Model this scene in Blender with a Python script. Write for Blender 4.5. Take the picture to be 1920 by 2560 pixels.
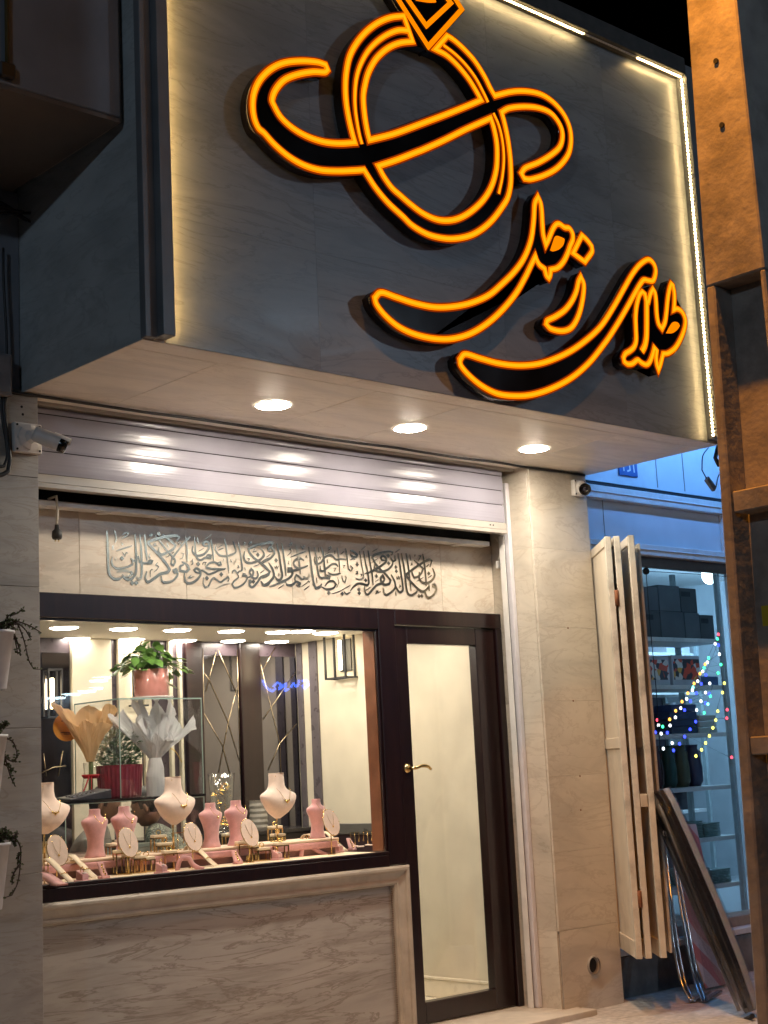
import bpy, bmesh, math, random
from mathutils import Vector as V, Matrix
R = math.radians
rnd = random.Random(7)
for _o in list(bpy.data.objects): bpy.data.objects.remove(_o)
SC = bpy.context.scene
COL = SC.collection
# ------------------------------------------------------------------ camera
F = 3748.0                       # focal length in pixels of the 1920 x 2560 photograph
yaw, pitch, roll = R(42.485), R(9.852), R(-2.8735)
fwd = V((math.sin(yaw)*math.cos(pitch), math.cos(yaw)*math.cos(pitch), math.sin(pitch)))
_rt = V((math.cos(yaw), -math.sin(yaw), 0)); _up = _rt.cross(fwd)
rt = math.cos(roll)*_rt + math.sin(roll)*_up
up = -math.sin(roll)*_rt + math.cos(roll)*_up
CAM = V((0, 0, 1.36))
cd = bpy.data.cameras.new('camera'); cam = bpy.data.objects.new('camera', cd); COL.objects.link(cam)
cd.sensor_fit = 'VERTICAL'; cd.sensor_height = 24.0; cd.lens = F/2560*24.0
cd.clip_start = 0.05; cd.clip_end = 500
m3 = Matrix((rt, up, -fwd)).transposed()
cam.matrix_world = Matrix.Translation(CAM) @ m3.to_4x4()
SC.camera = cam
# ------------------------------------------------------------------ world, exposure
W = bpy.data.worlds.new('World'); SC.world = W; W.use_nodes = True
nt = W.node_tree; nt.nodes.clear()
sky = nt.nodes.new('ShaderNodeTexSky'); sky.sky_type = 'NISHITA'; sky.sun_disc = False
sky.sun_elevation = R(-6); sky.sun_rotation = R(200)
bg = nt.nodes.new('ShaderNodeBackground'); bg.inputs[1].default_value = 0.06
wo = nt.nodes.new('ShaderNodeOutputWorld')
nt.links.new(sky.outputs[0], bg.inputs[0]); nt.links.new(bg.outputs[0], wo.inputs[0])
vs = SC.view_settings
SC.display_settings.display_device = 'sRGB'
vs.view_transform = 'Standard'; vs.look = 'None'; vs.gamma = 1; vs.use_curve_mapping = False
vs.exposure = 0.8
SC.cycles.use_denoising = True
SC.cycles.max_bounces = 10; SC.cycles.transparent_max_bounces = 24
SC.cycles.diffuse_bounces = 5; SC.cycles.sample_clamp_indirect = 6.0
SC.cycles.caustics_reflective = False; SC.cycles.caustics_refractive = False
# ------------------------------------------------------------------ helpers
def ray(x, y): return fwd + (x-960)/F*rt - (y-1280)/F*up
def un(x, y, ax, v):
    d = ray(x, y); i = 'XYZ'.index(ax); t = (v-CAM[i])/d[i]; return CAM + d*t
OFF = {}
def _link(o, parent):
    COL.objects.link(o)
    if parent is not None: o.parent = parent
def tag(o, label=None, cat=None, group=None, kind=None):
    if label: o['label'] = label
    if cat: o['category'] = cat
    if group: o['group'] = group
    if kind: o['kind'] = kind
    return o
def thing(name, label, cat, loc, group=None, rz=0):
    o = bpy.data.objects.new(name, None); COL.objects.link(o)
    o.empty_display_size = .05
    o.location = loc; o.rotation_euler = (0, 0, rz)
    OFF[o.name] = V(loc); return tag(o, label, cat, group)
class MB:
    def __init__(s): s.v = []; s.f = []; s.sm = []
    def add(s, vs_, fs, smooth=False):
        n = len(s.v); s.v += [V(p) for p in vs_]
        for f in fs: s.f.append(tuple(i+n for i in f)); s.sm.append(smooth)
        return s
    def box(s, x0, x1, y0, y1, z0, z1):
        return s.add([(x0,y0,z0),(x1,y0,z0),(x1,y1,z0),(x0,y1,z0),(x0,y0,z1),(x1,y0,z1),(x1,y1,z1),(x0,y1,z1)],
                     [(0,3,2,1),(4,5,6,7),(0,1,5,4),(1,2,6,5),(2,3,7,6),(3,0,4,7)])
    def obox(s, c, ax, ay, az, hx, hy, hz):          # oriented box from centre, unit axes and half sizes
        c, ax, ay, az = V(c), V(ax).normalized(), V(ay).normalized(), V(az).normalized()
        P = [c + ax*hx*i + ay*hy*j + az*hz*k for k in (-1,1) for j in (-1,1) for i in (-1,1)]
        return s.add(P, [(0,2,3,1),(4,5,7,6),(0,1,5,4),(1,3,7,5),(3,2,6,7),(2,0,4,6)])
    def prism(s, poly, y0, y1, smooth=False):         # polygon in XZ extruded along Y
        a = sum(poly[i][0]*poly[(i+1)%len(poly)][1]-poly[(i+1)%len(poly)][0]*poly[i][1] for i in range(len(poly)))
        if a < 0: poly = poly[::-1]
        n = len(poly)
        P = [(p[0], y0, p[1]) for p in poly] + [(p[0], y1, p[1]) for p in poly]
        s.add(P, [tuple(range(n)), tuple(range(2*n-1, n-1, -1))])
        b = len(s.v)-2*n
        for i in range(n):
            j = (i+1) % n; s.f.append((b+i, b+n+i, b+n+j, b+j)); s.sm.append(smooth)
        return s
    def prismz(s, poly, z0, z1):
        n = len(poly); P = [(p[0],p[1],z0) for p in poly]+[(p[0],p[1],z1) for p in poly]
        return s.add(P, [tuple(range(n-1,-1,-1)), tuple(range(n,2*n))]+[(i,(i+1)%n,n+(i+1)%n,n+i) for i in range(n)])
    def tube(s, pts, r, n=8, closed=False, caps=True, flat=1.0):
        pts = [V(p) for p in pts]; m = len(pts)
        rr = r if isinstance(r, (list, tuple)) else [r]*m
        T = []
        for i in range(m):
            a = pts[(i-1) % m] if (closed or i > 0) else pts[i]
            b = pts[(i+1) % m] if (closed or i < m-1) else pts[i]
            t = b-a; T.append(t.normalized() if t.length > 1e-9 else V((0,0,1)))
        N = T[0].orthogonal().normalized(); rings = []
        for i in range(m):
            N = (N - T[i]*N.dot(T[i]))
            N = N.normalized() if N.length > 1e-6 else T[i].orthogonal().normalized()
            B = T[i].cross(N)
            rings.append([pts[i] + (N*math.cos(2*math.pi*k/n) + B*flat*math.sin(2*math.pi*k/n))*rr[i] for k in range(n)])
        b = len(s.v)
        for q in rings: s.v += q
        for i in range(m if closed else m-1):
            j = (i+1) % m
            for k in range(n):
                l = (k+1) % n; s.f.append((b+i*n+k, b+i*n+l, b+j*n+l, b+j*n+k)); s.sm.append(True)
        if caps and not closed:
            s.f.append(tuple(b+k for k in range(n-1,-1,-1))); s.sm.append(False)
            s.f.append(tuple(b+(m-1)*n+k for k in range(n))); s.sm.append(False)
        return s
    def lathe(s, prof, c, n=24, smooth=True, capb=True, capt=True, axis=None):
        c = V(c); b = len(s.v); m = len(prof)
        Mx = Matrix.Identity(3)
        if axis is not None: Mx = V((0,0,1)).rotation_difference(V(axis)).to_matrix()
        for (r, z) in prof:
            for k in range(n):
                a = 2*math.pi*k/n; s.v.append(c + Mx @ V((r*math.cos(a), r*math.sin(a), z)))
        for i in range(m-1):
            for k in range(n):
                l = (k+1) % n; s.f.append((b+i*n+k, b+i*n+l, b+(i+1)*n+l, b+(i+1)*n+k)); s.sm.append(smooth)
        if capb: s.f.append(tuple(b+k for k in range(n-1,-1,-1))); s.sm.append(False)
        if capt: s.f.append(tuple(b+(m-1)*n+k for k in range(n))); s.sm.append(False)
        return s
    def loft(s, secs, c, n=28, smooth=True, pw=2.0):   # secs: (z, rx, ry, ox, oy)
        c = V(c); b = len(s.v)
        for (z, rx, ry, ox, oy) in secs:
            for k in range(n):
                a = 2*math.pi*k/n; ca, sa = math.cos(a), math.sin(a)
                q = (abs(ca)**pw + abs(sa)**pw)**(-1/pw)
                s.v.append(c + V((ox + rx*q*ca, oy + ry*q*sa, z)))
        for i in range(len(secs)-1):
            for k in range(n):
                l = (k+1) % n; s.f.append((b+i*n+k, b+i*n+l, b+(i+1)*n+l, b+(i+1)*n+k)); s.sm.append(smooth)
        s.f.append(tuple(b+k for k in range(n-1,-1,-1))); s.sm.append(False)
        s.f.append(tuple(b+(len(secs)-1)*n+k for k in range(n))); s.sm.append(False)
        return s
    def ball(s, c, r, n=10, m=7, sx=1, sy=1, sz=1):
        c = V(c); prof = [(math.sin(math.pi*i/m), -math.cos(math.pi*i/m)) for i in range(1, m)]
        b = len(s.v); s.v.append(c+V((0,0,-r*sz)))
        for (q, z) in prof:
            for k in range(n):
                a = 2*math.pi*k/n; s.v.append(c+V((r*sx*q*math.cos(a), r*sy*q*math.sin(a), r*sz*z)))
        s.v.append(c+V((0,0,r*sz))); t = len(s.v)-1
        for k in range(n):
            l = (k+1) % n
            s.f.append((b, b+1+l, b+1+k)); s.sm.append(True)
            for i in range(m-2):
                s.f.append((b+1+i*n+k, b+1+i*n+l, b+1+(i+1)*n+l, b+1+(i+1)*n+k)); s.sm.append(True)
            s.f.append((b+1+(m-2)*n+k, b+1+(m-2)*n+l, t)); s.sm.append(True)
        return s
    def ribbon(s, pts, w, y0, y1, closed=False, ramp=0.0, taper=False):   # flat strip in an XZ plane
        P = [V((p[0], p[1])) for p in pts]; m = len(P)
        ww = w if isinstance(w, (list, tuple)) else [w]*m
        L, Rr = [], []
        for i in range(m):
            a = P[(i-1) % m] if (closed or i > 0) else None
            c = P[(i+1) % m] if (closed or i < m-1) else None
            d1 = (P[i]-a).normalized() if a is not None and (P[i]-a).length > 1e-9 else None
            d2 = (c-P[i]).normalized() if c is not None and (c-P[i]).length > 1e-9 else None
            d1 = d1 or d2; d2 = d2 or d1
            n1 = V((-d1.y, d1.x)); n2 = V((-d2.y, d2.x)); nn = n1+n2
            if nn.length < .25: nn = n1
            nn.normalize(); k = min(1/max(.35, nn.dot(n1)), 2.2)
            L.append(P[i]+nn*ww[i]/2*k); Rr.append(P[i]-nn*ww[i]/2*k)
        b = len(s.v)
        for i in range(m):
            f = y0 - ramp*i/max(1, m-1)
            s.v += [V((L[i].x, f, L[i].y)), V((Rr[i].x, f, Rr[i].y)), V((Rr[i].x, y1, Rr[i].y)), V((L[i].x, y1, L[i].y))]
        for i in range(m if closed else m-1):
            j = (i+1) % m
            for k in range(4):
                l = (k+1) % 4; s.f.append((b+4*i+k, b+4*j+k, b+4*j+l, b+4*i+l)); s.sm.append(False)
        if not closed:
            s.f.append((b, b+1, b+2, b+3)); s.f.append((b+4*(m-1)+3, b+4*(m-1)+2, b+4*(m-1)+1, b+4*(m-1))); s.sm += [False, False]
        return s
    def build(s, name, mat, parent=None, bev=0.0, seg=1, loc=None, local=False, **tags):
        off = V((0,0,0))
        if not local:
            if parent is not None: off = OFF.get(parent.name, V((0,0,0)))
            elif loc is not None: off = V(loc)
            elif s.v:
                off = V((sum(p.x for p in s.v)/len(s.v), sum(p.y for p in s.v)/len(s.v), min(p.z for p in s.v)))
        me = bpy.data.meshes.new(name)
        me.from_pydata([p-off for p in s.v], [], s.f)
        me.polygons.foreach_set('use_smooth', s.sm)
        bm = bmesh.new(); bm.from_mesh(me)
        bmesh.ops.recalc_face_normals(bm, faces=bm.faces)
        if bev > 0:
            es = [e for e in bm.edges if len(e.link_faces) == 2 and e.calc_face_angle(0) > R(35)]
            bmesh.ops.bevel(bm, geom=es, offset=bev, segments=seg, profile=.6, affect='EDGES', clamp_overlap=True)
        bm.to_mesh(me); bm.free()
        me.materials.append(mat)
        o = bpy.data.objects.new(name, me); _link(o, parent)
        if parent is None and not local: o.location = off
        OFF[o.name] = off
        return tag(o, **tags) if tags else o
def share(o, name, parent, loc, rot=(0,0,0), scale=(1,1,1), mat=None):     # another object on the same mesh
    c = bpy.data.objects.new(name, o.data); _link(c, parent)
    c.location = loc; c.rotation_euler = rot; c.scale = scale
    OFF[c.name] = V((0,0,0)); return c
def copy_tree(o, loc=None, rz=None, parent=None):
    c = o.copy(); COL.objects.link(c)
    if parent is not None: c.parent = parent
    if loc is not None: c.location = loc
    if rz is not None: c.rotation_euler = (0, 0, rz)
    for ch in list(o.children): copy_tree(ch, parent=c)
    return c
def smooth(pts, closed=False, sub=5, corner=50):
    P = [V(p) for p in pts]; m = len(P); out = []
    def ang(i):
        if not closed and (i == 0 or i == m-1): return 0
        a, b = P[i]-P[(i-1) % m], P[(i+1) % m]-P[i]
        if a.length < 1e-9 or b.length < 1e-9: return 180
        return math.degrees(a.angle(b))
    C_ = [ang(i) > corner for i in range(m)]
    for i in range(m if closed else m-1):
        j = (i+1) % m; p1, p2 = P[i], P[j]; d = p2-p1
        p0 = P[(i-1) % m] if (closed or i > 0) else p1-d
        p3 = P[(j+1) % m] if (closed or j < m-1) else p2+d
        t1 = d if C_[i] else (p2-p0)*.5
        t2 = d if C_[j] else (p3-p1)*.5
        t1 = t1*min(1, d.length*1.3/max(1e-9, t1.length)); t2 = t2*min(1, d.length*1.3/max(1e-9, t2.length))
        for k in range(sub):
            t = k/sub; h = t*t
            out.append(p1*(2*h*t-3*h+1)+t1*(h*t-2*h+t)+p2*(-2*h*t+3*h)+t2*(h*t-h))
    if not closed: out.append(P[-1])
    return out
def offset(poly, d):
    m = len(poly); P = [V(p) for p in poly]
    A = sum(P[i].x*P[(i+1) % m].y-P[(i+1) % m].x*P[i].y for i in range(m)); sg = 1 if A > 0 else -1
    out = []
    for i in range(m):
        a, b = P[i]-P[i-1], P[(i+1) % m]-P[i]
        if a.length < 1e-9: a = b
        if b.length < 1e-9: b = a
        a.normalize(); b.normalize(); n = V((a.y, -a.x))+V((b.y, -b.x))
        if n.length < .3: n = V((a.y, -a.x))
        n.normalize(); k = min(1.6, 1/max(.4, n.dot(V((a.y, -a.x)))))
        out.append(P[i]+n*d*k*sg)
    return out
# ------------------------------------------------------------------ materials
MATS = {}
class G:
    def __init__(s, name):
        s.m = bpy.data.materials.new(name); s.m.use_nodes = True; s.t = s.m.node_tree; s.t.nodes.clear()
        s.out = s.t.nodes.new('ShaderNodeOutputMaterial'); MATS[name] = s.m
    def n(s, kind, **kw):
        q = s.t.nodes.new('ShaderNode'+kind)
        for k, v in kw.items():
            if k.startswith('i_'):
                key = k[2:]; key = int(key) if key.isdigit() else key.replace('_', ' ')
                s.set(q.inputs[key], v)
            else: setattr(q, k, v)
        return q
    def set(s, inp, v):
        if isinstance(v, bpy.types.NodeSocket): s.t.links.new(v, inp)
        elif isinstance(v, bpy.types.Node): s.t.links.new(v.outputs[0], inp)
        elif inp.type == 'RGBA' and len(v) == 3: inp.default_value = (*v, 1)
        else: inp.default_value = v
    def ramp(s, fac, stops):
        q = s.n('ValToRGB', i_0=fac); e = q.color_ramp.elements
        while len(e) > 1: e.remove(e[-1])
        for i, (p, c) in enumerate(stops):
            k = e[0] if i == 0 else e.new(p)
            k.position = p; k.color = (*c, 1) if len(c) == 3 else c
        return q
    def pos(s, scale=(1,1,1), rot=(0,0,0), rand=True, objc=False):
        if objc: p = s.n('TexCoord').outputs['Object']
        else: p = s.n('NewGeometry').outputs['Position']
        if rand:
            oi = s.n('ObjectInfo'); mu = s.n('Math', operation='MULTIPLY', i_0=oi.outputs['Random'], i_1=37.0)
            ad = s.n('VectorMath', operation='ADD', i_0=p, i_1=mu.outputs[0]); p = ad.outputs[0]
        mp = s.n('Mapping', i_Vector=p); mp.inputs['Scale'].default_value = scale; mp.inputs['Rotation'].default_value = rot
        return mp.outputs[0]
    def mix(s, fac, a, b, mode='MIX'):
        q = s.n('MixRGB', blend_type=mode); s.set(q.inputs[0], fac); s.set(q.inputs[1], a); s.set(q.inputs[2], b); return q.outputs[0]
    def bsdf(s, col, rough=.5, metal=0., bump=None, bstr=.2, bdist=.01, spec=.5, **kw):
        b = s.n('BsdfPrincipled'); s.set(b.inputs['Base Color'], col); s.set(b.inputs['Roughness'], rough)
        s.set(b.inputs['Metallic'], metal); s.set(b.inputs['Specular IOR Level'], spec)
        for k, v in kw.items(): s.set(b.inputs[k.replace('_', ' ')], v)
        if bump is not None:
            q = s.n('Bump', i_Strength=bstr, i_Distance=bdist); s.set(q.inputs['Height'], bump); s.t.links.new(q.outputs[0], b.inputs['Normal'])
        s.t.links.new(b.outputs[0], s.out.inputs[0]); return b
def plain(name, col, rough=.5, metal=0., var=.12, scale=18., bstr=0., bscale=120., spec=.5, coat=0., dirt=0.0, sheen=0.):
    g = G(name); p = g.pos()
    nz = g.n('TexNoise', i_Vector=p, i_Scale=scale, i_Detail=5.0)
    lo = tuple(c*(1-var) for c in col); hi = tuple(min(1, c*(1+var)) for c in col)
    c = g.ramp(nz.outputs[0], [(.3, lo), (.7, hi)]).outputs[0]
    if dirt > 0:
        d = g.n('TexNoise', i_Vector=p, i_Scale=scale*.35, i_Detail=8.0, i_Roughness=.7)
        f = g.ramp(d.outputs[0], [(.5, (0,0,0)), (.72, (dirt,)*3)]).outputs[0]
        c = g.mix(f, c, tuple(q*.35 for q in col))
    bp = g.n('TexNoise', i_Vector=p, i_Scale=bscale, i_Detail=4.0).outputs[0] if bstr > 0 else None
    rn = g.ramp(nz.outputs[0], [(.2, (max(0, rough-.06),)*3), (.8, (min(1, rough+.06),)*3)]).outputs[0]
    b = g.bsdf(c, rn, metal, bp, bstr, .004, spec)
    if coat: b.inputs['Coat Weight'].default_value = coat; b.inputs['Coat Roughness'].default_value = .1
    if sheen: b.inputs['Sheen Weight'].default_value = sheen
    return g.m
def emit(name, col, strength):
    g = G(name); e = g.n('Emission', i_Color=col, i_Strength=strength); g.t.links.new(e.outputs[0], g.out.inputs[0]); return g.m
def glass(name, tint=(.97,.98,.97), ior=1.45, rough=0.0, bump=0., extra=0.0):
    g = G(name); bf = g.n('NewGeometry').outputs['Backfacing']     # same reflectance from either side of the sheet
    fr = g.n('Fresnel', i_IOR=g.n('Math', operation='MULTIPLY_ADD', i_0=bf, i_1=1/ior-ior, i_2=ior).outputs[0])
    tr = g.n('BsdfTransparent', i_Color=tint); gl = g.n('BsdfGlossy', i_Color=(1,1,1), i_Roughness=rough)
    if bump:
        nz = g.n('TexNoise', i_Vector=g.pos(), i_Scale=22.0, i_Detail=3.0, i_Distortion=1.5)
        b = g.n('Bump', i_Strength=bump, i_Distance=.01, i_Height=nz.outputs[0])
        g.t.links.new(b.outputs[0], gl.inputs['Normal']); g.t.links.new(b.outputs[0], fr.inputs['Normal'])
    fac = fr.outputs[0]
    if extra: fac = g.n('Math', operation='ADD', i_0=fac, i_1=extra, use_clamp=True).outputs[0]
    mx = g.n('MixShader', i_0=fac, i_1=tr.outputs[0], i_2=gl.outputs[0]); g.t.links.new(mx.outputs[0], g.out.inputs[0]); return g.m
def marble(name, base, vein, deep, rough=.35, scale=(1.1,1.1,3.2), rot=(0,R(12),0), fine=.5, spec=.5, thr=.52, streak=.5):
    g = G(name); p = g.pos(scale, rot)
    n1 = g.n('TexNoise', i_Vector=p, i_Scale=1.3, i_Detail=9.0, i_Roughness=.62, i_Distortion=1.3)
    c = g.ramp(n1.outputs[0], [(.34, tuple(q*.8 for q in base)), (.5, base), (.66, tuple(min(1, q*1.12) for q in base))]).outputs[0]
    p2 = g.pos((scale[0]*.8, scale[1]*.8, scale[2]*1.25), rot)
    n2 = g.n('TexNoise', i_Vector=p2, i_Scale=1.7, i_Detail=12.0, i_Roughness=.62, i_Distortion=2.6)
    v = g.ramp(n2.outputs[0], [(thr-.022, (0,0,0)), (thr, (streak,)*3), (thr+.03, (0,0,0))]).outputs[0]
    c = g.mix(v, c, vein)
    n3 = g.n('TexNoise', i_Vector=g.pos((scale[0]*1.2, scale[1]*1.2, scale[2]*2.2), rot), i_Scale=2.6, i_Detail=10.0, i_Roughness=.68, i_Distortion=.8)
    f = g.ramp(n3.outputs[0], [(.48, (0,0,0)), (.70, (fine,)*3)]).outputs[0]
    c = g.mix(f, c, deep)
    n4 = g.n('TexNoise', i_Vector=g.pos((6,6,6)), i_Scale=7.0, i_Detail=5.0, i_Roughness=.7)
    d = g.ramp(n4.outputs[0], [(.66, (0,0,0)), (.74, (.45,.45,.45))]).outputs[0]
    c = g.mix(d, c, deep)
    rr = g.ramp(n1.outputs[0], [(.3, (rough*.8,)*3), (.7, (min(1, rough*1.25),)*3)]).outputs[0]
    g.bsdf(c, rr, 0, n3.outputs[0], .08, .004, spec); return g.m
# stone
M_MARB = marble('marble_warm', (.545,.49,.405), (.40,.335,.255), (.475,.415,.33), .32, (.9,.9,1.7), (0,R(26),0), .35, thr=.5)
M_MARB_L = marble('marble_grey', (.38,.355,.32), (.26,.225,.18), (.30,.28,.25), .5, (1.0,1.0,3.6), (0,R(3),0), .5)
M_SIGN = marble('marble_sign', (.225,.255,.285), (.155,.17,.185), (.165,.185,.205), .36, (.7,.7,2.3), (0,R(-14),0), .6, streak=.75)
M_SOFF = marble('marble_soffit', (.82,.76,.68), (.64,.57,.49), (.72,.655,.57), .42, (.6,2.4,.8), (0,0,R(24)), .4)
M_LINT = marble('marble_lintel', (.64,.565,.46), (.48,.35,.24), (.55,.46,.36), .28, (1.1,1.1,2.0), (0,R(-18),0), .4)
M_DADO = marble('marble_dado', (.385,.365,.335), (.19,.16,.13), (.235,.21,.18), .4, (.6,.6,3.0), (0,R(-3),0), .78, thr=.5, streak=.8)
M_MOULD = plain('mould_stone', (.43,.385,.315), .42, var=.14, scale=9, bstr=.12, bscale=60, dirt=.35)
M_GROUT = plain('grout', (.34,.31,.27), .9)
M_CREAM = plain('cream_wall', (.62,.56,.43), .45, var=.07, scale=5, bstr=.05)
M_CREAMB = plain('cream_skirting', (.70,.64,.50), .3, var=.05)
M_CEIL = plain('shop_ceiling', (.78,.74,.66), .6, var=.03)
M_FLOORIN = plain('shop_floor', (.68,.63,.50), .25, var=.06, scale=4)
def wood():
    g = G('dark_wood'); p = g.pos((14,14,1.2))
    n = g.n('TexNoise', i_Vector=p, i_Scale=2.0, i_Detail=9.0, i_Roughness=.65, i_Distortion=.6)
    c = g.ramp(n.outputs[0], [(.25, (.006,.0022,.0024)), (.55, (.014,.0048,.0048)), (.8, (.028,.010,.008))]).outputs[0]
    b = g.bsdf(c, .28, 0, n.outputs[0], .12, .003); b.inputs['Coat Weight'].default_value = .3; b.inputs['Coat Roughness'].default_value = .15
    return g.m
M_WOOD = wood()
M_GLASS = glass('window_glass', (.985,.988,.985))
M_CASE = glass('case_glass', (.985,.995,.99), extra=.01)
M_EDGE = plain('glass_edge', (.30,.42,.38), .15, var=.05)
M_WRAP = glass('plastic_wrap', (.92,.93,.95), 1.4, .16, .45, .06)
def shutpaint():
    g = G('shutter_paint'); n = g.n('TexNoise', i_Vector=g.pos((.6,1,60)), i_Scale=1.6, i_Detail=3.0); d = g.n('TexNoise', i_Vector=g.pos((1,1,1)), i_Scale=5.0, i_Detail=6.0)
    c = g.ramp(d.outputs[0], [(.3, (.275,.265,.315)), (.7, (.31,.30,.35))]).outputs[0]; g.bsdf(c, .24, 0, n.outputs[0], .28, .006); return g.m
M_SHUT = shutpaint()
def paperm(name, col):
    g = G(name); n = g.n('TexNoise', i_Vector=g.pos(), i_Scale=34.0, i_Detail=4.0); b = g.n('Bump', i_Strength=.35, i_Distance=.004, i_Height=n.outputs[0])
    d = g.n('BsdfDiffuse', i_Color=col); t = g.n('BsdfTranslucent', i_Color=col); g.t.links.new(b.outputs[0], d.inputs['Normal'])
    m = g.n('MixShader', i_0=.2, i_1=d.outputs[0], i_2=t.outputs[0]); g.t.links.new(m.outputs[0], g.out.inputs[0]); return g.m
M_SHUT_B = plain('shutter_cream', (.38,.35,.31), .32, var=.04)
M_ALU = plain('alu_rail', (.60,.58,.60), .35, var=.05)
M_BLACK = plain('black_void', (.006,.006,.007), .7)
M_RUB = plain('black_rubber', (.012,.012,.013), .5)
M_ACR = plain('black_acrylic', (.006,.0045,.004), .16, var=.2, scale=3)
M_BRASS = plain('brass', (.72,.52,.23), .22, 1.0, var=.08)
M_INSC = plain('inscription_brass', (.50,.45,.34), .25, 1.0, var=.06, scale=4)
M_GOLD = plain('gold', (.95,.66,.22), .18, 1.0, var=.05)
M_PINK = plain('pink_velvet', (.66,.33,.32), .85, var=.10, scale=40, sheen=.5)
M_IVORY = plain('ivory_velvet', (.80,.62,.51), .85, var=.06, scale=40, sheen=.4)
M_CREAMP = plain('cream_pad', (.80,.67,.48), .7, var=.05, scale=30)
M_WHITE = plain('white_plastic', (.74,.72,.69), .4, var=.05, dirt=.1)
M_WMETAL = plain('white_metal', (.72,.70,.67), .4, var=.06, dirt=.3)
M_DOORP = plain('door_paint', (.68,.61,.49), .5, var=.06, scale=6, dirt=.55, bstr=.08)
M_EDGEP = plain('door_edge', (.58,.53,.43), .55, var=.12, scale=14, dirt=.8, bstr=.1)
M_RUST = plain('rusty_steel', (.20,.075,.03), .75, .3, var=.4, scale=40, bstr=.3)
M_BLUEW = plain('panel_paint', (.62,.64,.66), .5, var=.05, scale=5, dirt=.25)
M_STEEL = plain('steel_tube', (.50,.50,.52), .2, 1.0, var=.06)
M_DARKM = plain('dark_mirror', (.21,.205,.23), .06, 1.0, var=.12, scale=2)
M_NWALL = plain('neighbour_render', (.20,.22,.25), .85, var=.18, scale=3, bstr=.3, bscale=30, dirt=.5)
M_FRAMEM = plain('fascia_trim', (.16,.17,.18), .4, var=.15, scale=5)
M_CONC = plain('pole_concrete', (.31,.285,.255), .9, var=.25, scale=7, bstr=1.0, bscale=26, dirt=.7)
M_PAVE = plain('paving', (.47,.44,.40), .75, var=.22, scale=26, bstr=.35, bscale=150, dirt=.45)
M_ASPH = plain('asphalt', (.06,.06,.062), .85, var=.25, scale=30, bstr=.4)
M_PLINTH = plain('plinth_render', (.20,.195,.19), .9, var=.4, scale=4, bstr=.5, bscale=25, dirt=.9)
M_CABLE = plain('cable_black', (.015,.015,.016), .45)
M_CABLEW = plain('cable_cream', (.55,.50,.42), .5)
M_LEAF = plain('pothos_leaf', (.11,.24,.05), .35, var=.55, scale=9)
M_SUCC = plain('succulent_leaf', (.085,.11,.035), .45, var=.4, scale=30)
M_STEM = plain('stem', (.06,.035,.025), .6)
M_POTW = plain('planter_white', (.60,.61,.63), .4, var=.08, dirt=.2)
M_SOIL = plain('soil', (.03,.022,.017), .95)
# light
WARM = (1.0, .80, .56)
E_NEON = emit('neon_amber', (1.0, .205, .0), .78)
E_CORE = emit('neon_core', (1.0, .30, .004), 1.0)
E_HALO = emit('neon_glow_halo', (1.0, .10, .0), .16)
E_LED = emit('led_diode', (1.0, .66, .27), 46.0)
E_LEDG = emit('led_diode_gold', (1.0, .56, .17), 82.0)
E_LEDOFF = plain('led_dead', (.4,.38,.32), .4)
E_DOWN = emit('downlight_lens', (1.0, .88, .73), 195.0)
E_CEIL = emit('ceiling_lens', (1.0, .89, .75), 37.0)
E_CEILF = emit('added_window_lens', (1.0, .88, .74), 95.0)
E_FIL = emit('filament_tube', (1.0, .80, .50), 14.0)
E_BLUE = emit('blue_tube', (.11, .38, 1.0), 46.0)
E_COOL = emit('cool_bulb', (.62, .86, 1.0), 60.0)
E_SODIUM = emit('sodium_lens', (1.0, .42, .06), 40.0)
E_FILL_LAMP = emit('fill_lens', (.72, .84, 1.0), 60.0)
def lamp(name, kind, loc, energy, col, size=.1, aim=None, cone=None, blend=.5, parent=None):
    d = bpy.data.lights.new(name, kind); d.energy = energy; d.color = col
    if kind == 'AREA': d.size = size
    else: d.shadow_soft_size = size
    if cone: d.spot_size = cone; d.spot_blend = blend
    o = bpy.data.objects.new(name, d); COL.objects.link(o)
    q = (V(aim)-V(loc)).to_track_quat('-Z', 'Y') if aim is not None else None
    if parent is not None:
        o.parent = parent; o.location = V(loc)-OFF[parent.name]
    else: o.location = loc
    if q: o.rotation_euler = q.to_euler()
    return o
# key planes (metres)
YP = 5.74; YW = 6.06; YS = 4.79; ZS = 3.077; XL = 3.224; XR = 6.41; XP = 6.919
# ================================================================== SETTING
MB().add([(-60,-60,-.14),(60,-60,-.14),(60,60,-.14),(-60,60,-.14)], [(0,1,2,3)]).build('road', M_ASPH, kind='structure')
pv = MB().box(-14, 22, 2.2, 9.5, -.3, -.004).build('pavement', M_GROUT, kind='structure')
MB().box(-14, 22, 2.05, 2.197, -.3, .012).build('kerb', M_CONC, bev=.015, kind='structure')
ts = .398
pm = None
for i in range(3, 22):
    for j in range(0, 9):
        x0, y0 = 2.3+i*.4-.9, 2.22+j*.4
        if y0 > 5.78 or x0 > 10.2: continue
        if pm is None:
            pm = MB().box(-ts/2, ts/2, -ts/2, ts/2, -.03, 0).build('paving_tile', M_PAVE, pv, bev=.003, local=True)
            pm.location = V((x0+.2, y0+.2, rnd.uniform(0, .002)))-OFF[pv.name]
        else:
            share(pm, 'paving_tile', pv, V((x0+.2, y0+.2, rnd.uniform(0, .002)))-OFF[pv.name], (rnd.uniform(-.003,.003), rnd.uniform(-.003,.003), 0))
# ------------------------------------------------------------------ the shop front
B = thing('jewellery_shop', 'marble clad jewellery shop front with projecting lit fascia and soffit', 'building', (4.8, YP, 0))
def zrow(x, ys, Y): return [un(x, y, 'Y', Y).z for y in ys]
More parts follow.
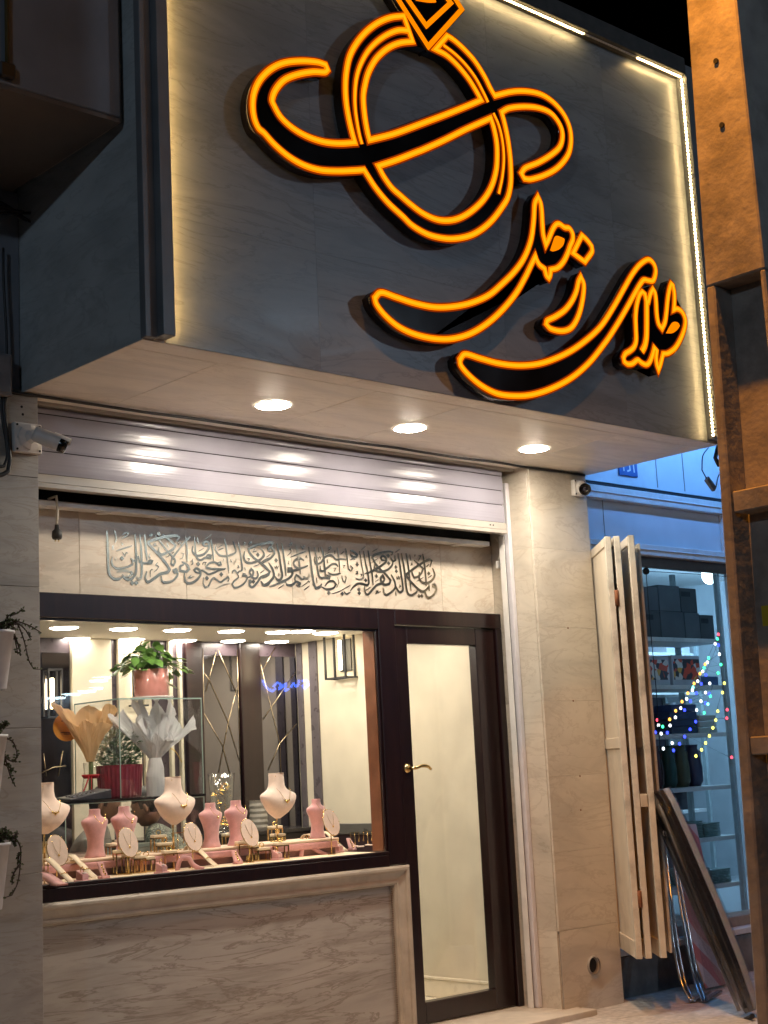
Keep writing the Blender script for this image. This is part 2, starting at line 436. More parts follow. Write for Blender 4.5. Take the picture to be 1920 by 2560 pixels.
# right pillar: core, front tiles, inner return tiles
pc = MB().box(XR+.012, XP-.004, YP+.012, 6.15, -.05, 3.09).build('pillar', M_GROUT, B)
pipe = un(1483, 2413, 'Y', YP)
rows = sorted([0.0, ZS] + zrow(1440, [1378, 1570, 1752, 1938, 2126, 2322], YP))
for a, b in zip(rows, rows[1:]):
    m = MB()
    if a < pipe.z < b:      # tile with a round hole for the drain pipe
        n = 20; r = .046; x0, x1, z0, z1 = XR, XP, a+.001, b-.001
        corners = []
        for k in range(n):
            t = 2*math.pi*k/n; c, s_ = math.cos(t), math.sin(t)
            q = min((x1-pipe.x)/c if c > 1e-6 else ((x0-pipe.x)/c if c < -1e-6 else 1e9),
                    (z1-pipe.z)/s_ if s_ > 1e-6 else ((z0-pipe.z)/s_ if s_ < -1e-6 else 1e9))
            corners.append((pipe.x+c*q, pipe.z+s_*q))
        vs_ = [(p[0], YP, p[1]) for p in corners]+[(pipe.x+r*math.cos(2*math.pi*k/n), YP, pipe.z+r*math.sin(2*math.pi*k/n)) for k in range(n)]
        vs_ += [(p[0], YP+.014, p[2]) for p in vs_[n:]]
        fs = [(k, (k+1) % n, n+(k+1) % n, n+k) for k in range(n)]+[(n+k, n+(k+1) % n, 2*n+(k+1) % n, 2*n+k) for k in range(n)]
        m.add(vs_, fs)
        for cx_, cz_ in ((x0,z0),(x1,z0),(x1,z1),(x0,z1)):    # corner triangles
            ds = sorted(range(n), key=lambda k: (corners[k][0]-cx_)**2+(corners[k][1]-cz_)**2)[:2]
            m.add([(cx_, YP, cz_), vs_[ds[0]], vs_[ds[1]]], [(0,1,2)])
        m.build('tile', M_MARB, pc)
    else:
        m.box(XR, XP, YP, YP+.014, a+.0004, b-.0004).build('tile', M_MARB, pc, bev=.0007)
    MB().box(XR-.002, XR+.013, YP+.0165, YW+.03, a+.0004, b-.0004).build('return_tile', M_MARB, pc, bev=.0006)
MB().lathe([(.046,-.012),(.052,-.012),(.052,.01),(.046,.01),(.040,.0),(.040,.25)], (pipe.x, YP, pipe.z), 22, axis=(0,1,0), capb=False, capt=False).build('drain_pipe', plain('pipe_grey', (.34,.31,.27), .6, dirt=.4), pc)
MB().lathe([(.0399,.009),(.0399,.0105)], (pipe.x, YP, pipe.z), 18, axis=(0,1,0)).build('pipe_bore', M_BLACK, pc)
for (x, y) in ((1420,1570),(1433,1752),(1450,1940),(1452,2025)):
    p = un(x, y, 'Y', YP); MB().ball((p.x, YP, p.z), .0055, 8, 5, 1, .6, 1).build('anchor_bolt', M_RUST, pc)
# left pillar
lp = MB().box(1.9, XL-.012, YP+.012, 6.35, -.05, 3.09).build('pillar', M_GROUT, B)
lrow = [0, .42, 1.02, 1.62, 2.22, 2.70, ZS]
for a, b in zip(lrow, lrow[1:]):
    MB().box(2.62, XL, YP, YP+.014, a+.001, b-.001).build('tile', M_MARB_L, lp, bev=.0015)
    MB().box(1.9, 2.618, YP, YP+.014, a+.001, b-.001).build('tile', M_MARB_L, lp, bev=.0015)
    MB().box(XL-.013, XL+.002, YP+.0165, YW+.03, a+.001, b-.001).build('return_tile', M_MARB, lp, bev=.001)
for (x, y) in ((54,1017),(57,1036)):
    p = un(x, y, 'Y', YP); MB().lathe([(.006,-.001),(.006,.004)], (p.x, YP, p.z), 10, axis=(0,1,0)).build('drill_hole', M_BLACK, lp)
# soffit of the projecting fascia
sf = MB().box(3.16, 6.955, YS+.02, YP+.2, ZS+.012, ZS+.05).build('soffit', M_GROUT, B)
xj = [3.153] + [un(440, 950, 'Z', ZS).x, un(866, 1003, 'Z', ZS).x, un(1250, 1010, 'Z', ZS).x-.12, 6.25] + [6.963]
yb = un(380, 871, 'Z', ZS).y
for a, b in zip(xj, xj[1:]):
    MB().box(a+.0012, b-.0012, 4.915, YP+.10, ZS, ZS+.014).build('soffit_panel', M_SOFF, sf, bev=.001)
for a, b in zip([3.153, 4.3, 5.6], [4.3, 5.6, 6.963]):
    MB().box(a+.001, b-.001, YS+.004, 4.911, ZS, ZS+.014).build('soffit_panel', M_SOFF, sf, bev=.001)
# fascia: side walls, tiles, trims
fb = MB().box(3.17, 6.93, YS+.016, 6.2, ZS+.05, 5.33).build('fascia', M_SIGN, B)
MB().box(3.153, 3.169, YS+.002, YP+.7, ZS+.003, 5.33).build('side_panel', marble('fascia_side', (.43,.455,.455), (.29,.30,.30), (.34,.355,.35), .5, (1,.8,2.2), (R(16),0,0), .4), fb)
MB().box(6.931, 6.961, YS+.002, YP+.7, ZS+.015, 5.33).build('side_panel', M_MARB_L, fb)
zj = [ZS+.002, 3.62, 4.22, 4.82, 5.235]; xf = [3.262, 4.06, 5.25, 6.16, 6.852]
for zi, (a, b) in enumerate(zip(zj, zj[1:])):
    for c, d in zip(xf, xf[1:]):
        MB().box(c+.0004, d-.0004, YS, YS+.014, a+.0004, b-.0004).build('tile', M_SIGN, fb)
MB().box(3.150, 3.205, YS-.030, YS+.012, ZS+.006, 5.32).box(3.205, 3.2605, YS-.072, YS+.012, ZS+.012, 5.3).build('edge_trim', M_FRAMEM, fb, bev=.002)
MB().box(6.853, 6.964, YS-.072, YS+.012, ZS+.015, 5.3).build('edge_trim', M_FRAMEM, fb, bev=.002)
MB().box(3.262, 6.852, YS-.072, YS+.012, 5.237, 5.34).build('edge_trim', plain('trim_top', (.05,.045,.04), .6, var=.3, dirt=.5), fb, bev=.002)
# LED strips on the inner edges of the trims
def led_strip(label, p0, p1, nrm, gap=None, mat=None):
    p0, p1, nrm = V(p0), V(p1), V(nrm); d = (p1-p0); L = d.length; d.normalize(); w = V((0,1,0))
    t = thing('led_strip', label, 'led strip', p0 if p0.z <= p1.z else p1)
    MB().obox((p0+p1)/2+nrm*.0016, d, w, nrm, L/2, .006, .0014).build('tape', M_ALU, t)
    on, off_ = MB(), MB(); n = int(L/.0225)
    for i in range(n):
        c = p0+d*(i+.5)*L/n+nrm*.0046
        (off_ if gap and gap[0] < (i+.5)/n < gap[1] else on).obox(c, d, w, nrm, .0044, .0052, .0014)
    on.build('diode_row', mat or E_LED, t, kind='stuff')
    if off_.v: off_.build('dead_diode_row', E_LEDOFF, t, kind='stuff')
    return t
ly = YS-.042
led_strip('warm white led strip down the fascia edge beside the concrete pole', (6.8515, ly, 3.10), (6.8515, ly, 5.222), (-1,0,0))
led_strip('warm white led strip tucked behind the fascia trim nearest the left pillar', (3.262, ly, 3.10), (3.262, ly, 5.222), (1,0,0), None, E_LEDG)
x1, x2 = un(1447, 95, 'Y', YS).x, un(1575, 155, 'Y', YS).x
led_strip('warm white led strip under the top trim with a dead stretch', (3.28, ly, 5.2355), (6.845, ly, 5.2355), (0,0,-1), ((x1-3.28)/3.565, (x2-3.28)/3.565))
# lintel with tiles
lt = MB().box(XL, XR-.004, YW+.03, YW+.2, 2.245, 3.06).build('lintel', M_GROUT, B)
lx = [XL+.003, 3.62, 4.22, un(735, 1480, 'Y', YW).x, 5.42, 5.98, XR-.004]
for a, b in zip(lx, lx[1:]):
    MB().box(a+.0008, b-.0008, YW+.012, YW+.031, 2.243, 2.70).build('tile', M_LINT, lt, bev=.001)
# dado under the window: recessed slab plus swept moulding
MB().box(XL, 5.47, YW+.01, YW+.12, 0.02, .84).build('dado_panel', M_DADO, B)
def sweep(path, prof, y, name, mat, parent):
    m = MB(); n = len(path); P = [V(p) for p in path]; rings = []
    for i in range(n):
        d1 = (P[i]-P[i-1]).normalized() if i > 0 else (P[1]-P[0]).normalized()
        d2 = (P[i+1]-P[i]).normalized() if i < n-1 else d1
        n1, n2 = V((-d1.y, d1.x)), V((-d2.y, d2.x)); nn = (n1+n2).normalized(); k = 1/nn.dot(n1)
        rings.append([(P[i].x+nn.x*a*k, y-b, P[i].y+nn.y*a*k) for a, b in prof])
    q = len(prof)
    for r_ in rings: m.v += [V(p) for p in r_]
    for i in range(n-1):
        for k in range(q-1): m.f.append((i*q+k, i*q+k+1, (i+1)*q+k+1, (i+1)*q+k)); m.sm.append(False)
    return m.build(name, mat, parent)
prof = [(0,-.03),(0,.030),(.004,.040),(.012,.046),(.022,.046),(.030,.040),(.034,.031),(.040,.029),(.058,.022),(.072,.020),(.074,.026),(.086,.028),(.089,.022),(.094,.021),(.098,.016),(.102,-.012)]
sweep([(5.572,.036),(5.572,.871),(XL+.03,.871),(XL+.03,.036)], prof, YW, 'dado_moulding', M_MOULD, B)
bead = MB()
for k in range(62): bead.ball((5.465, YW-.004, .05+k*.0115), .0046, 6, 4)
bead.build('bead_moulding', plain('bead_bronze', (.22,.16,.12), .5, .3), B, kind='stuff')
MB().box(XL+.003, 6.52, 5.60, YW+.05, -.02, .034).build('doorstep', plain('step_stone', (.55,.50,.42), .4, var=.1, dirt=.3), B, bev=.006, seg=2)
# ------------------------------------------------------------------ recessed downlights
def downlight(x, y, z, r, mat, label, group, lampw=0, ring=M_WHITE):
    t = thing('downlight', label, 'downlight', (x, y, z), group)
    MB().lathe([(r*1.0,-.001),(r*1.12,-.006),(r*1.16,-.004),(r*1.16,0)], (x,y,z), 32, capb=False, capt=False).build('trim_ring', ring, t)
    MB().lathe([(r,-.0035),(r*.97,-.006),(r*.86,-.0085),(r*.5,-.010),(.002,-.0105)], (x,y,z), 32, capb=False).build('lens', mat, t)
    return t
for x, y, lb in ((683,1014,'soffit downlight on the side of the white planters'),(1025,1071,'middle one of the three glowing soffit downlights'),(1335,1123,'soffit downlight on the side of the folding doors')):
    p = un(x, y, 'Z', ZS-.004); downlight(p.x, p.y, ZS-.001, .078, E_DOWN, lb, 'soffit downlights')
# ------------------------------------------------------------------ roller shutter
YC = YP+.135
def zc(y, x=97): return un(x, y, 'Y', YC).z
RS = thing('roller_shutter', 'raised lilac white metal roller shutter under the soffit', 'shutter', (4.8, YC, zc(1219)))
ztop = 3.07; zz = [zc(1016), zc(1033), zc(1080), zc(1126), zc(1184)]
for a, b in zip(zz, zz[1:]):
    m = MB(); prf = []
    for k in range(9):
        t = k/8; prf.append((a-.0022+(b-a+.0044)*t, YC-.0034*math.sin(math.pi*t)**.6))
    x0, x1 = XL+.02, XR-.085
    for i, (z, y) in enumerate(prf): m.v += [V((x0,y,z)), V((x1,y,z))]
    m.f = [(2*i, 2*i+1, 2*i+3, 2*i+2) for i in range(8)]; m.sm = [True]*8
    m.build('slat', M_SHUT, RS)
z0, z1, z2 = zc(1219.5), zc(1207), zc(1184)
MB().box(XL+.02, XR-.083, YC-.012, YC+.02, z1+.001, z2-.002).build('bottom_bar', M_SHUT_B, RS, bev=.002)
MB().box(XL+.02, XR-.083, YC-.018, YC+.025, z0, z1-.001).build('bottom_lip', M_SHUT_B, RS, bev=.002)
for x in (6.19, 6.215): MB().lathe([(.004,-.0125),(.004,-.016)], (x, YC, (z1+z2)/2), 8, axis=(0,1,0)).build('rivet', M_RUB, RS)
MB().box(XL+.004, XR-.003, YC-.03, YC+.01, zc(1016)+.002, zc(1005)).build('head_trim', M_SHUT_B, RS, bev=.002)
MB().box(XL+.004, XR-.003, YC-.022, YC+.06, zc(1005)+.002, 3.076).build('head_board', M_SOFF, RS)
for s_, x in ((1, XR-.005), (-1, XL+.005)):
    xa, xb = sorted((x, x-s_*.032)); MB().box(xa, xb, YP+.155, YP+.22, .036, 3.0).build('guide_rail', M_ALU, RS, bev=.003)
    xa, xb = sorted((x-s_*.034, x-s_*.046)); MB().box(xa, xb, YP+.185, YP+.205, .036, z0).build('guide_slot', M_BLACK, RS)
    xa, xb = sorted((x-s_*.048, x-s_*.052)); MB().box(xa, xb, YP+.175, YP+.215, .036, z0).build('guide_lip', M_WHITE, RS)
MB().box(XL+.02, XR-.06, YC+.03, YC+.045, z0+.004, 3.06).build('curtain_box', M_BLACK, RS)
# light trough under the shutter slot
YT = YW-.085
def zt(y, x=97): return un(x, y, 'Y', YT).z
LT = thing('light_trough', 'white metal light trough with round caps below the shutter slot', 'light trough', (4.8, YT, zt(1262)))
xt = un(1224, 1352, 'Y', YT).x
MB().box(XL+.006, xt, YT, YT+.075, zt(1262), zt(1248)).build('housing', M_WMETAL, LT, bev=.002)
for k in range(9):
    x = XL+.16+k*.335
    if x < xt-.05: MB().lathe([(.036,0),(.036,-.005),(.030,-.006)], (x, YT+.042, zt(1262)-.0005), 20, capt=True).build('round_cap', M_WMETAL, LT)
MB().box(XL+.006, XR-.01, YW+.008, YW+.0115, zt(1262)+.02, 3.0).build('slot_back', M_BLACK, LT)
# ------------------------------------------------------------------ wooden shop window and door
SW = thing('shop_window', 'dark wood framed display window with clear glass', 'window', (4.5, YW, .87))
y0, y1 = YW-.03, YW+.10
MB().box(XL+.004, 5.4395, y0, y1, 2.1272, 2.2425).build('top_rail', M_WOOD, SW, bev=.004)
MB().box(XL+.004, 5.4395, y0, y1, .872, .932).box(XL+.004, 5.4395, y0, YW+.002, .9325, .950).build('bottom_rail', M_WOOD, SW, bev=.003)
MB().box(XL+.004, XL+.06, y0, y1, .951, 2.1265).build('stile', M_WOOD, SW, bev=.004)
MB().box(5.440, 5.564, y0+.001, y1, .876, 2.2425).build('mullion', M_WOOD, SW, bev=.004)
MB().box(5.4345, 5.4397, YW+.0105, y1-.002, .952, 2.126).build('reveal', plain('reveal_wood_lit', (.17,.065,.030), .35, var=.25, scale=10), SW)  # lighter copy of the frame wood, interior light put into its colour
MB().box(5.428, 5.4398, y0+.012, y0+.028, .952, 2.126).build('glazing_bead', M_WOOD, SW, bev=.002)
MB().box(XL+.06, 5.4275, y0+.012, y0+.028, 2.116, 2.1268).build('glazing_bead', M_WOOD, SW, bev=.002)
MB().box(XL+.058, 5.4395, YW+.004, YW+.0095, .945, 2.128).build('pane', M_GLASS, SW)
DR = thing('shop_door', 'dark wood shop door with tall glass pane and brass lever', 'door', (5.98, YW, .034))
MB().box(5.5645, 6.408, y0, y1, 2.157, 2.2425).build('frame_head', M_WOOD, DR, bev=.004)
MB().box(6.362, 6.408, y0+.001, y1, .034, 2.156).build('frame_jamb', M_WOOD, DR, bev=.004)
d0, d1 = YW-.012, YW+.05
MB().box(5.566, 5.663, d0, d1, .04, 2.153).build('stile', M_WOOD, DR, bev=.004)
MB().box(6.203, 6.359, d0, d1, .04, 2.153).build('stile', M_WOOD, DR, bev=.004)
MB().box(5.6632, 6.2028, d0, d1, 2.055, 2.153).build('top_rail', M_WOOD, DR, bev=.004)
MB().box(5.6632, 6.2028, d0, d1, .04, .148).build('bottom_rail', M_WOOD, DR, bev=.004)
MB().box(5.660, 6.206, YW+.015, YW+.021, .145, 2.058).build('pane', M_GLASS, DR)
h = un(1018, 1921, 'Y', d0)
hd = MB().tube(smooth([(h.x, d0-.012, h.z), (h.x, d0-.045, h.z), (h.x+.02, d0-.055, h.z+.001), (h.x+.06, d0-.055, h.z+.010), (h.x+.10, d0-.055, h.z+.006), (h.x+.128, d0-.053, h.z-.010)], sub=5), [.009]*16+[.010]*4+[.009]*3+[.008]*3, 10).build('lever_handle', M_BRASS, DR)
MB().lathe([(.026,0),(.026,.004),(.018,.012),(.010,.014)], (h.x, d0, h.z), 20, axis=(0,-1,0)).build('rosette', M_BRASS, hd)
# ================================================================== NEON SIGN (outlines read from the photograph, laid on the fascia plane)
YN = YS-.082
RG = {'A': (590,0,.27125), 'B': (590,240,.27125), 'C': (1000,0,.27125), 'D': (1000,240,.27125), 'E': (900,470,.27125), 'F': (1110,620,.27125),
      'G': (1300,530,.14472), 'H': (1510,640,.14467)}
def px(reg, pts):
    x0, y0, s = RG[reg]; return [(x0+x*s, y0+y*s) for x, y in pts]
def onsign(p):
    q = un(p[0], p[1], 'Y', YN); return (q.x, q.z)
def pl(*segs):
    out = []
    for reg, pts in segs: out += [onsign(p) for p in px(reg, pts)]
    return out
ringL_o = ('A', [(1540,150),(1420,165),(1300,215),(1190,300),(1100,410),(1040,530),(1010,680),(1003,820),(1012,960),(1035,1100),(1065,1230)])
cresc_i = [('B', [(950,440),(800,425),(650,375),(520,300),(410,200),(345,90)]), ('A', [(328,920),(360,830),(440,740),(560,690),(700,665),(810,668)])]
cresc_o = [('A', [(838,645),(820,600),(740,575),(600,565),(450,580),(330,630),(230,720),(170,830),(148,950),(160,1080),(200,1180)]), ('B', [(255,345),(350,450),(480,560),(620,640),(770,685),(930,695),(1080,690)])]
ring_lo = [('B', [(1210,740),(1290,860),(1400,990),(1530,1110)]), ('E', [(480,350),(620,430),(760,465),(880,468),(1010,440),(1120,380),(1220,290),(1310,170)]), ('D', [(990,930),(1015,800),(1015,650),(1005,520),(985,380),(955,240)])]
sR_i = ('D', [(1000,115),(1130,100),(1260,110),(1370,150),(1440,220),(1485,310),(1490,400),(1460,480),(1380,550),(1270,615),(1150,665)])
sR_o = [('D', [(1112,715),(1140,765),(1200,770),(1330,730),(1450,660),(1540,550),(1570,430),(1560,300),(1510,180),(1430,80),(1340,10)]), ('C', [(1250,858),(1130,842),(1010,850)])]
ring_ro = ('C', [(830,820),(770,700),(680,560),(580,450),(490,370)])
ring_ri = ('C', [(420,510),(520,600),(620,720),(690,830)])
s_top = [('C', [(600,985),(400,1065),(200,1140),(0,1215)]), ('A', [(1400,1250)])]
ring_li = [('B', [(1205,330),(1180,180)]), ('A', [(1168,900),(1185,780),(1220,660),(1290,540),(1390,450),(1500,400)])]
cB, cB2, cB3, cB4 = ('B', [(1090,432)]), ('B', [(1175,683)]), ('B', [(1225,408)]), ('B', [(1305,648)])
cC1, cC2, cC3, cC4 = ('C', [(868,885)]), ('C', [(430,332)]), ('C', [(320,458)]), ('C', [(742,925)])
cD, cD2 = ('D', [(930,152)]), ('D', [(830,207)])
cA = ('A', [(1622,385)])
N1 = pl(ringL_o, cB, *cresc_i, *cresc_o, cB2, *ring_lo, cD, sR_i, *sR_o, cC1, ring_ro, cC2, cC3, ring_ri, cC4, *s_top, cB3, *ring_li, cA)
ring_lin = [('D', [(860,300),(885,430),(890,560),(880,690),(840,830),(770,950),(670,1050),(560,1120),(450,1150),(330,1140),(200,1080),(80,990),(0,920)]), ('B', [(1433,850),(1360,750)])]
s_bot = [('B', [(1480,590),(1659,520)]), ('D', [(200,500),(400,410),(600,310)])]
N2 = pl(cB4, *s_bot, cD2, *ring_lin)
N3 = pl(('A', [(1590,285),(1480,285),(1350,345),(1230,450),(1150,580),(1105,720),(1090,880),(1095,1020),(1115,1160),(1135,1260)]), ('B', [(1155,445)]))
N4 = pl(('C', [(395,420),(500,500),(600,600),(690,720),(760,850),(805,945)]))
N5 = pl(('C', [(855,1045)]), ('D', [(900,260),(930,370),(948,500),(950,620),(935,760),(905,900)]))
ring_outer = pl(ringL_o, cB, cB2, *ring_lo, cD, cC1, ring_ro, cC2)
ring_inner = pl(ring_li[1], cA, cC3, ring_ri, cC4, cD2, *ring_lin, cB4, cB3, ring_li[0])
s_body = pl(cB, *cresc_i, *cresc_o, cB2, cB4, *s_bot, cD2, cD, sR_i, *sR_o, cC1, cC4, *s_top, cB3)
gem_o = pl(('C', [(255,432),(565,88),(215,-460),(-104,-130)]))
gem_i = pl(('C', [(237,240),(462,30),(190,-310),(-10,-110)]))
gem_c = pl(('C', [(140,-14),(250,4),(318,4)]))
WN = .029
def neon(path, parent, w=WN, closed=True, sub=6):
    st = MB().ribbon(smooth(path, closed, sub), w, YN-.006, YN-.0004, closed).build('neon_strip', E_NEON, parent)
    w2 = [q+.015 for q in w] if isinstance(w, list) else w+.015
    w3 = [q*.5 for q in w] if isinstance(w, list) else w*.5
    MB().ribbon(smooth(path, closed, sub), w3, YN-.0066, YN-.0055, closed).build('bright_core', E_CORE, st)
    MB().ribbon(smooth(path, closed, sub), w2, YN-.0030, YN-.0006, closed).build('glow_halo', E_HALO, st); return st  # wider dim ribbon: the strip's soft glow painted around it
def body(poly, parent, d=.016, y=YN, sub=5, name='letter_body'):
    return MB().prism(offset(smooth(poly, True, sub), d), y, YS-.02, True).build(name, M_ACR, parent)
def resamp(poly, n, c):
    P = [V(p) for p in poly]; A = sorted([(math.atan2(p.y-c.y, p.x-c.x), p) for p in P], key=lambda q: q[0]); out = []
    for k in range(n):
        a = -math.pi+2*math.pi*k/n; j = 0
        while j < len(A) and A[j][0] < a: j += 1
        p, q = A[j-1], A[j % len(A)]
        a0, a1 = p[0], q[0]
        if j == 0: a0 -= 2*math.pi
        if j == len(A): a1 += 2*math.pi
        t = (a-a0)/max(1e-6, a1-a0); out.append(p[1].lerp(q[1], t))
    return out
LG = thing('ring_logo_sign', 'glowing amber diamond ring logo crossed by a crescent ribbon', 'sign', (4.9, YN, 3.9))
cen = V((sum(p[0] for p in ring_inner)/len(ring_inner), sum(p[1] for p in ring_inner)/len(ring_inner)))
ro = resamp(offset(smooth(ring_outer, True, 6), .016), 110, cen); ri = resamp(offset(smooth(ring_inner, True, 6), -.016), 110, cen)
m = MB(); n = 110
for y in (YN+.0016, YS-.02):
    m.v += [V((p.x, y, p.y)) for p in ro]+[V((p.x, y, p.y)) for p in ri]
for k in range(n):
    l = (k+1) % n
    for q in ((k, l, n+l, n+k), (2*n+k, 3*n+k, 3*n+l, 2*n+l), (k, 2*n+k, 2*n+l, l), (n+k, n+l, 3*n+l, 3*n+k)): m.f.append(q); m.sm.append(False)
m.build('ring_body', M_ACR, LG)
body(s_body, LG, y=YN, name='ribbon_body'); body(gem_o, LG, y=YN-.0012, sub=2, d=.017, name='gem_body')
neon(N1, LG); neon(N2, LG); neon(N3, LG, [.030-.014*min(1, i/40) for i in range(len(smooth(N3, False, 6)))], False)
neon(N4, LG, .016, False); neon(N5, LG, .014, False)
MB().ribbon(smooth(gem_o, True, 3), .024, YN-.0075, YN-.0016, True).build('neon_strip', E_NEON, LG)
MB().ribbon(smooth(gem_i, True, 3), .024, YN-.0075, YN-.0016, True).build('neon_strip', E_NEON, LG)
MB().ribbon(smooth(gem_c, False, 3), .022, YN-.0075, YN-.0016).build('neon_strip', E_NEON, LG)
# lettering
hl = pl(('E', [(130,1015),(190,965),(330,1010),(500,1065),(680,1100),(850,1095),(1020,1060),(1180,990),(1300,890),(1420,770),(1510,640),(1570,480),(1595,300),(1605,150),(1635,85)]),
        ('G', [(345,-150),(365,0),(375,200),(392,400),(435,570),(480,480),(560,290),(620,215),(680,215),(760,270),(840,285),(895,370),(900,480),(855,590),(810,720),(740,860),(640,965),(515,1000),(510,1090),(483,1145),(445,1100),(415,985),(330,920),(280,840),(255,770),(200,880),(110,1070)]),
        ('E', [(1530,800),(1440,960),(1320,1110),(1180,1240),(1020,1340),(850,1390),(680,1390),(500,1350),(350,1280),(230,1180),(150,1080)]))
dot = pl(('G', [(1060,405),(1150,490),(1225,590),(1232,690),(1110,865),(1000,785),(905,715)]))
zz_ = pl(('G', [(1040,1125),(1000,1210),(960,1380),(880,1550),(760,1700),(600,1810),(460,1880),(440,1940),(520,2020),(700,2060),(850,2020),(950,1900),(1030,1700),(1080,1450),(1090,1250)]))
ya = pl(('F', [(140,1030),(190,980),(330,1020),(500,1065),(680,1085),(860,1070),(1020,1020),(1180,940),(1330,830),(1450,710),(1560,540)]),
        ('H', [(346,545),(470,330),(600,160),(740,65),(830,110),(880,220),(875,330),(835,430),(760,430),(680,415),(620,480),(520,650),(400,870),(250,1130),(100,1370)]),
        ('F', [(1475,880),(1340,1050),(1180,1190),(1000,1290),(820,1350),(660,1365),(490,1345),(340,1270),(220,1170),(150,1085)]))
tl = pl(('H', [(650,620),(600,680),(555,850),(535,1050),(540,1250),(545,1450),(510,1570),(440,1640),(360,1690),(325,1760),(340,1830),(400,1872),(480,1862),(570,1800),(640,1850),(720,1880),(780,1830),(830,1700),(858,1590),(900,1640),(890,1750),(900,1870),(930,1965),(965,1870),(1010,1690),(1100,1680),(1220,1590),(1320,1420),(1385,1230),(1392,1090),(1335,965),(1250,915),(1195,935),(1205,830),(1205,650),(1180,510),(1150,480),(1118,580),(1090,750),(1065,1000),(1040,1150),(990,1260),(930,1170),(900,1000),(890,800),(870,640),(835,575),(790,660),(755,800),(720,790),(695,660)]))
tl_mid = pl(('H', [(728,790),(728,1000),(728,1200),(722,1400),(695,1550),(645,1650)]))
tl_blob = pl(('H', [(1070,1335),(1130,1220),(1190,1145),(1260,1155),(1298,1210),(1250,1280),(1170,1335)]))
hl_blob = pl(('G', [(520,662),(560,540),(600,430),(640,420),(740,460),(755,490),(730,580),(660,650),(570,680)]))
def letter(label, path, extra=()):
    x = sum(p[0] for p in path)/len(path); z = min(p[1] for p in path)
    t = thing('neon_letter', label, 'neon letter', (x, YN, z), 'amber neon lettering on the fascia')
    body(path, t); neon(path, t)
    for kind, q, w in extra:
        if kind == 'fill': MB().prism([tuple(p) for p in smooth(q, True, 4, 80)], YN-.006, YN-.0004).build('neon_patch', E_NEON, t)
        else: neon(q, t, w, False)
    return t
letter('long sweeping amber neon word with a tall stroke under the ring logo', hl, [('fill', hl_blob, 0)])
letter('small rounded amber neon dot beside the tall stroke', dot)
letter('short curved amber neon stroke below the neon dot', zz_)
letter('long hooked amber neon sweep lowest on the marble fascia', ya)
letter('upright cluster of amber neon strokes beside the led strip', tl, [('strip', tl_mid, .036), ('fill', tl_blob, 0)])
